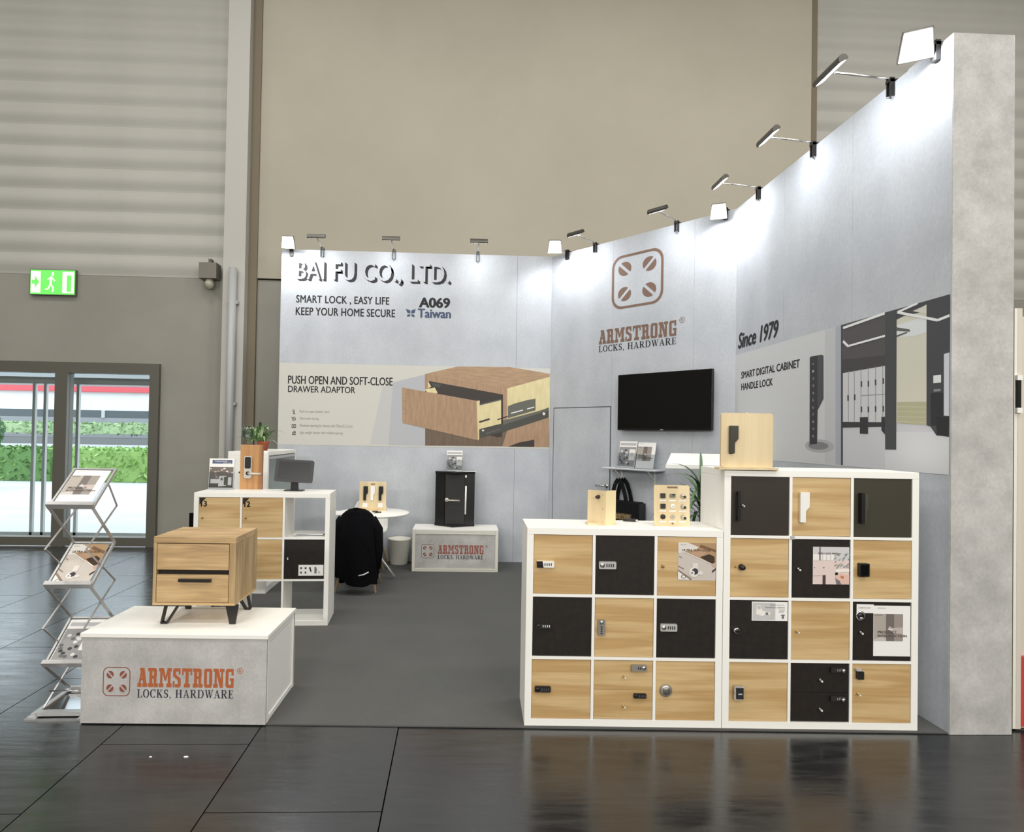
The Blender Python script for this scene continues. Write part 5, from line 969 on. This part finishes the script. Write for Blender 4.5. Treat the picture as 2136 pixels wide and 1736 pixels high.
for y in (-.115, -.015): b = MB(); P = [(hx_ - .10, bh - .06), (hx_ - .09, bh + .06), (hx_ - .055, hz_ - .06), (hx_ - .01, hz_), (hx_ + .04, hz_ - .05), (hx_ + .085, bh + .08), (hx_ + .11, bh - .06)]; [b.bar((P[i][0], y, P[i][1]), (P[i + 1][0], y, P[i + 1][1]), .05, .006, cb_, (0, 1, 0)) for i in range(6)]; b.v = [(v[0], v[1], v[2]) for v in b.v]; b.build('handle', tg)
A = Art(-.139); gold = M('gold_print', (176, 150, 106), .5); emblem(A, -.19, .14, -.12, .21, gold, 0, .05); custom(A, SLAB, 'ARMSTRONG', -.10, .165, .12, .215, gold, 0); A.ring(R(-.11, .155, .13, .225), R(-.107, .158, .127, .222), gold, 0); custom(A, SER, 'LOCKS, HARDWARE', -.10, .12, .12, .14, gold, 0); A.build('printed_logo', tg)
# --- white sloping shelf and palm behind the tall cabinet
p0, p1 = onY(1388, 972, 5.75), onY(1400, 945.5, 6.25)
sl = thing('sloping_shelf', 'white sloping display shelf fixed to the right wall behind the tall cabinet', 'shelf', (p0.x, 5.75, p0.z))
b = MB(); dx_ = p1.x - p0.x; X1 = 2.81 - p0.x; Dz = p1.z - p0.z; T_ = .022
b.add([(0, 0, 0), (X1, 0, 0), (X1, .5, Dz), (dx_, .5, Dz), (0, 0, -T_), (X1, 0, -T_), (X1, .5, Dz - T_), (dx_, .5, Dz - T_)], [(0, 1, 2, 3), (7, 6, 5, 4), (0, 4, 5, 1), (1, 5, 6, 2), (2, 6, 7, 3), (3, 7, 4, 0)], white); b.build('board', sl)
bx('front_lip', (0, -.006, -T_), (X1, -.0005, .012), whiteg, sl); bx('wall_bracket', (X1 - .02, .02, -.25), (X1, .48, -T_ - .001), alu, sl)
p = onY(1462, 1040, 4.7); pa = thing('potted_palm', 'tall green potted plant with long drooping leaves behind the tall cabinet', 'plant', (p.x, 4.7, .007)); random.seed(21)
MB().lathe([(0, 0), (.13, 0), (.17, .30), (.175, .32), (.16, .32), (.15, .29), (0, .28)], M('pot_grey', (120, 120, 118), .6), n=32).build('pot', pa); MB().lathe([(0, .27), (.15, .28)], M('soil', (50, 38, 30), .9), n=16).build('soil', pa)
MB().tube([(0, 0, .27), (.02, .01, .7), (0, 0, 1.24)], [.025, .02, .016], M('trunk', (112, 92, 66), .8), 10).build('stem', pa)
gm_ = [M('palm%d' % i, c, .45) for i, c in enumerate(((64, 96, 54), (88, 122, 74), (48, 76, 44), (112, 142, 98)))]
for k in range(64):
    a = k * 2.4 + random.uniform(-.2, .2); el_ = random.uniform(-.3, 1.3); L = random.uniform(.26, .46); vs, fs = plant_leaf(L, random.uniform(.010, .018), random.uniform(.35, 1.3), 8)
    lb = MB(); lb.flat = True; lb.add(vs, fs, gm_[k % 4], True); o = lb.build('leaf', pa, (0, 0, random.uniform(.92, 1.26))); o.rotation_euler = (0, -el_, a)
# --- goods on the low cabinet
za = 1.127
a_, b_, c_ = onZ(1225, 1093, za), onZ(1263, 1097, za), onZ(1284, 1095, za); lb_ = thing('corner_sample_board', 'small folded birch box with one dark knob on the low cabinet', 'display', (b_.x, b_.y, za)); hz_ = onY(1226, 1022, a_.y).z - za
def plank(par, p, q, h, t_, mat, nm): 
    d = Vector((q.x - p.x, q.y - p.y)); L = d.length; o = bx(nm, (0, 0, 0), (L, t_, h), mat, par); o.location = (p.x - par.location.x, p.y - par.location.y, 0); o.rotation_euler.z = math.atan2(d.y, d.x); return o
f1_ = plank(lb_, a_, b_, hz_, .015, pine, 'front_board'); f2_ = plank(lb_, b_, c_, hz_, .015, M('birch_edge', (232, 216, 172), .5), 'side_board'); bx('base', (-.1, .03, 0), (.07, .10, .012), pine, lb_)
disc(f1_, .072, hz_ * .82, .012, (M('knob_maroon', (44, 28, 28), .4),), 'knob', .025); 
for z in (.02, .10, .18): disc(f1_, .100, z, .003, (M('brass', (214, 190, 130), .3, .6),), 'screw', .002)
p = onZ(1402, 1098, za); kb = thing('knob_sample_board', 'birch board with nine furniture knobs and locks on the low cabinet', 'display', (p.x, p.y, za), -.05); kb.rotation_euler.x = math.radians(-4)
b = MB(); b.prism(rrect(-.105, 0, .105, .243, .012), 0, .015, pine, 'y'); b.build('board', kb); bx('foot', (-.06, .018, 0.005), (.06, .07, .014), pine, kb)
yy = (.180, .118, .055); cols = (-.055, .003, .062)
def kd(kind, x, z):
    b = MB()
    if kind == 'sq': b.rbox((-.014, -.012, -.014), (.014, -.0003, .014), black, .002)
    elif kind == 'rd': b.lathe([(0, -.014), (.012, -.014), (.014, -.01), (.015, 0)], black, (0, -.0003, 0), 20, 'y')
    elif kind == 'wh': b.lathe([(0, -.01), (.011, -.01), (.014, -.004), (.014, 0)], whiteg, (0, -.0003, 0), 20, 'y'); b.lathe([(0, -.013), (.004, -.012), (.005, -.01)], satin, n=10, axis='y')
    elif kind == 'ring': b.lathe([(.009, -.003), (.011, -.006), (.014, -.004), (.014, 0)], satin, (0, -.0003, 0), 20, 'y'); b.cb((0, -.004, 0), (.018, .004, .004), satin)
    elif kind == 'plate': b.rbox((-.016, -.008, -.010), (.016, -.0003, .012), M('knob_grey', (112, 112, 100), .4), .002); b.cb((.006, -.012, .008), (.016, .01, .006), black)
    else: b.lathe([(0, -.022), (.007, -.022), (.010, -.016), (.013, 0)], chrome, (0, -.0003, 0), 18, 'y'); b.cb((.009, -.020, -.006), (.012, .012, .014), black)
    b.build('sample_knob', kb, (x, 0, z)); 
for r_, row in enumerate((('sq', 'plate', 'key'), ('sq', 'wh', 'key'), ('rd', 'ring', 'key'))):
    for c_i, k_ in enumerate(row): kd(k_, cols[c_i], yy[r_]); bx('name_label', (cols[c_i] - .019, -.0012, yy[r_] - .032), (cols[c_i] + .019, -.0003, yy[r_] - .024), paper, kb)
bx('title_plate', (-.028, -.0012, .225), (.034, -.0003, .235), M('title_brown', (122, 102, 78), .5), kb); disc(kb, .003, .016, .006, (M('brass_dull', (150, 120, 70), .4, .6),), 'screw', .003)
p = onZ(1315, 1088, za); rf = thing('key_fob', 'small black key fob lying on the low cabinet in front of the bag', 'remote', (p.x, p.y, za), -.3)
MB().rbox((-.045, -.014, 0), (.040, .014, .016), M('fob_black', (34, 26, 28), .35), .012, 'z').build('body', rf); MB().rbox((.028, -.013, .002), (.046, .013, .014), chrome, .004, 'z').build('cap', rf)
# --- board on the tall cabinet
zk = 1.477; p = onZ(1558, 980, zk); hb_ = thing('handle_sample_board', 'large birch board with one black handle lock on the tall cabinet', 'display', (p.x, p.y, zk), -.03)
MB().rbox((-.172, -.03, 0), (.172, .05, .012), pine, .01, 'z').build('base', hb_)
bhh = onY(1558, 862, p.y).z - zk; b = MB(); b.prism(rrect(-.150, .0125, .148, bhh, .014), 0, .018, pine, 'y'); b.build('board', hb_)
q = onY(1529, 917, p.y); handle_lock(hb_, 0, 0, .158, M('handle_olive', (48, 44, 32), .35), 'handle_lock', .05).location = (q.x - p.x, -.0005, q.z - zk)
MB().cb((.0, .009, bhh + .002), (.012, .008, .004), pine).build('peg', hb_)
# --- black chair behind the open cabinet, far left
bc = thing('black_chair', 'black chair mostly hidden behind the left end of the open cabinet', 'chair', (-2.50, 6.45, 0)); p = onY(394, 1065, 6.4)
X0 = p.x + 2.50 - .01; bx('backrest', (X0, -.02, .60), (X0 + .26, .01, .84), cloth, bc, .006); bx('seat', (X0, 0.02, .43), (X0 + .26, .40, .47), cloth, bc, .006)
for x in (X0 + .02, X0 + .24):
    for y in (.0, .38): MB().tube([(x, y, 0), (x, y, .6 if y == 0 else .43)], .011, blackm, 8).build('leg', bc)
p = onZ(388, 1580, 0); tag(MB().prism(ell(0, 0, .012, .006, 8), .0005, .004, paper, 'z').build('paper_scrap', None, (p.x, p.y, 0)), 'tiny white paper scrap on the dark floor in front of the podium', 'scrap')
p = onZ(314, 1580, 0); tag(MB().prism(ell(0, 0, .007, .004, 7), .0005, .003, paper, 'z').build('paper_scrap', None, (p.x, p.y, 0)), 'second, smaller white scrap left of the other on the dark floor', 'scrap')
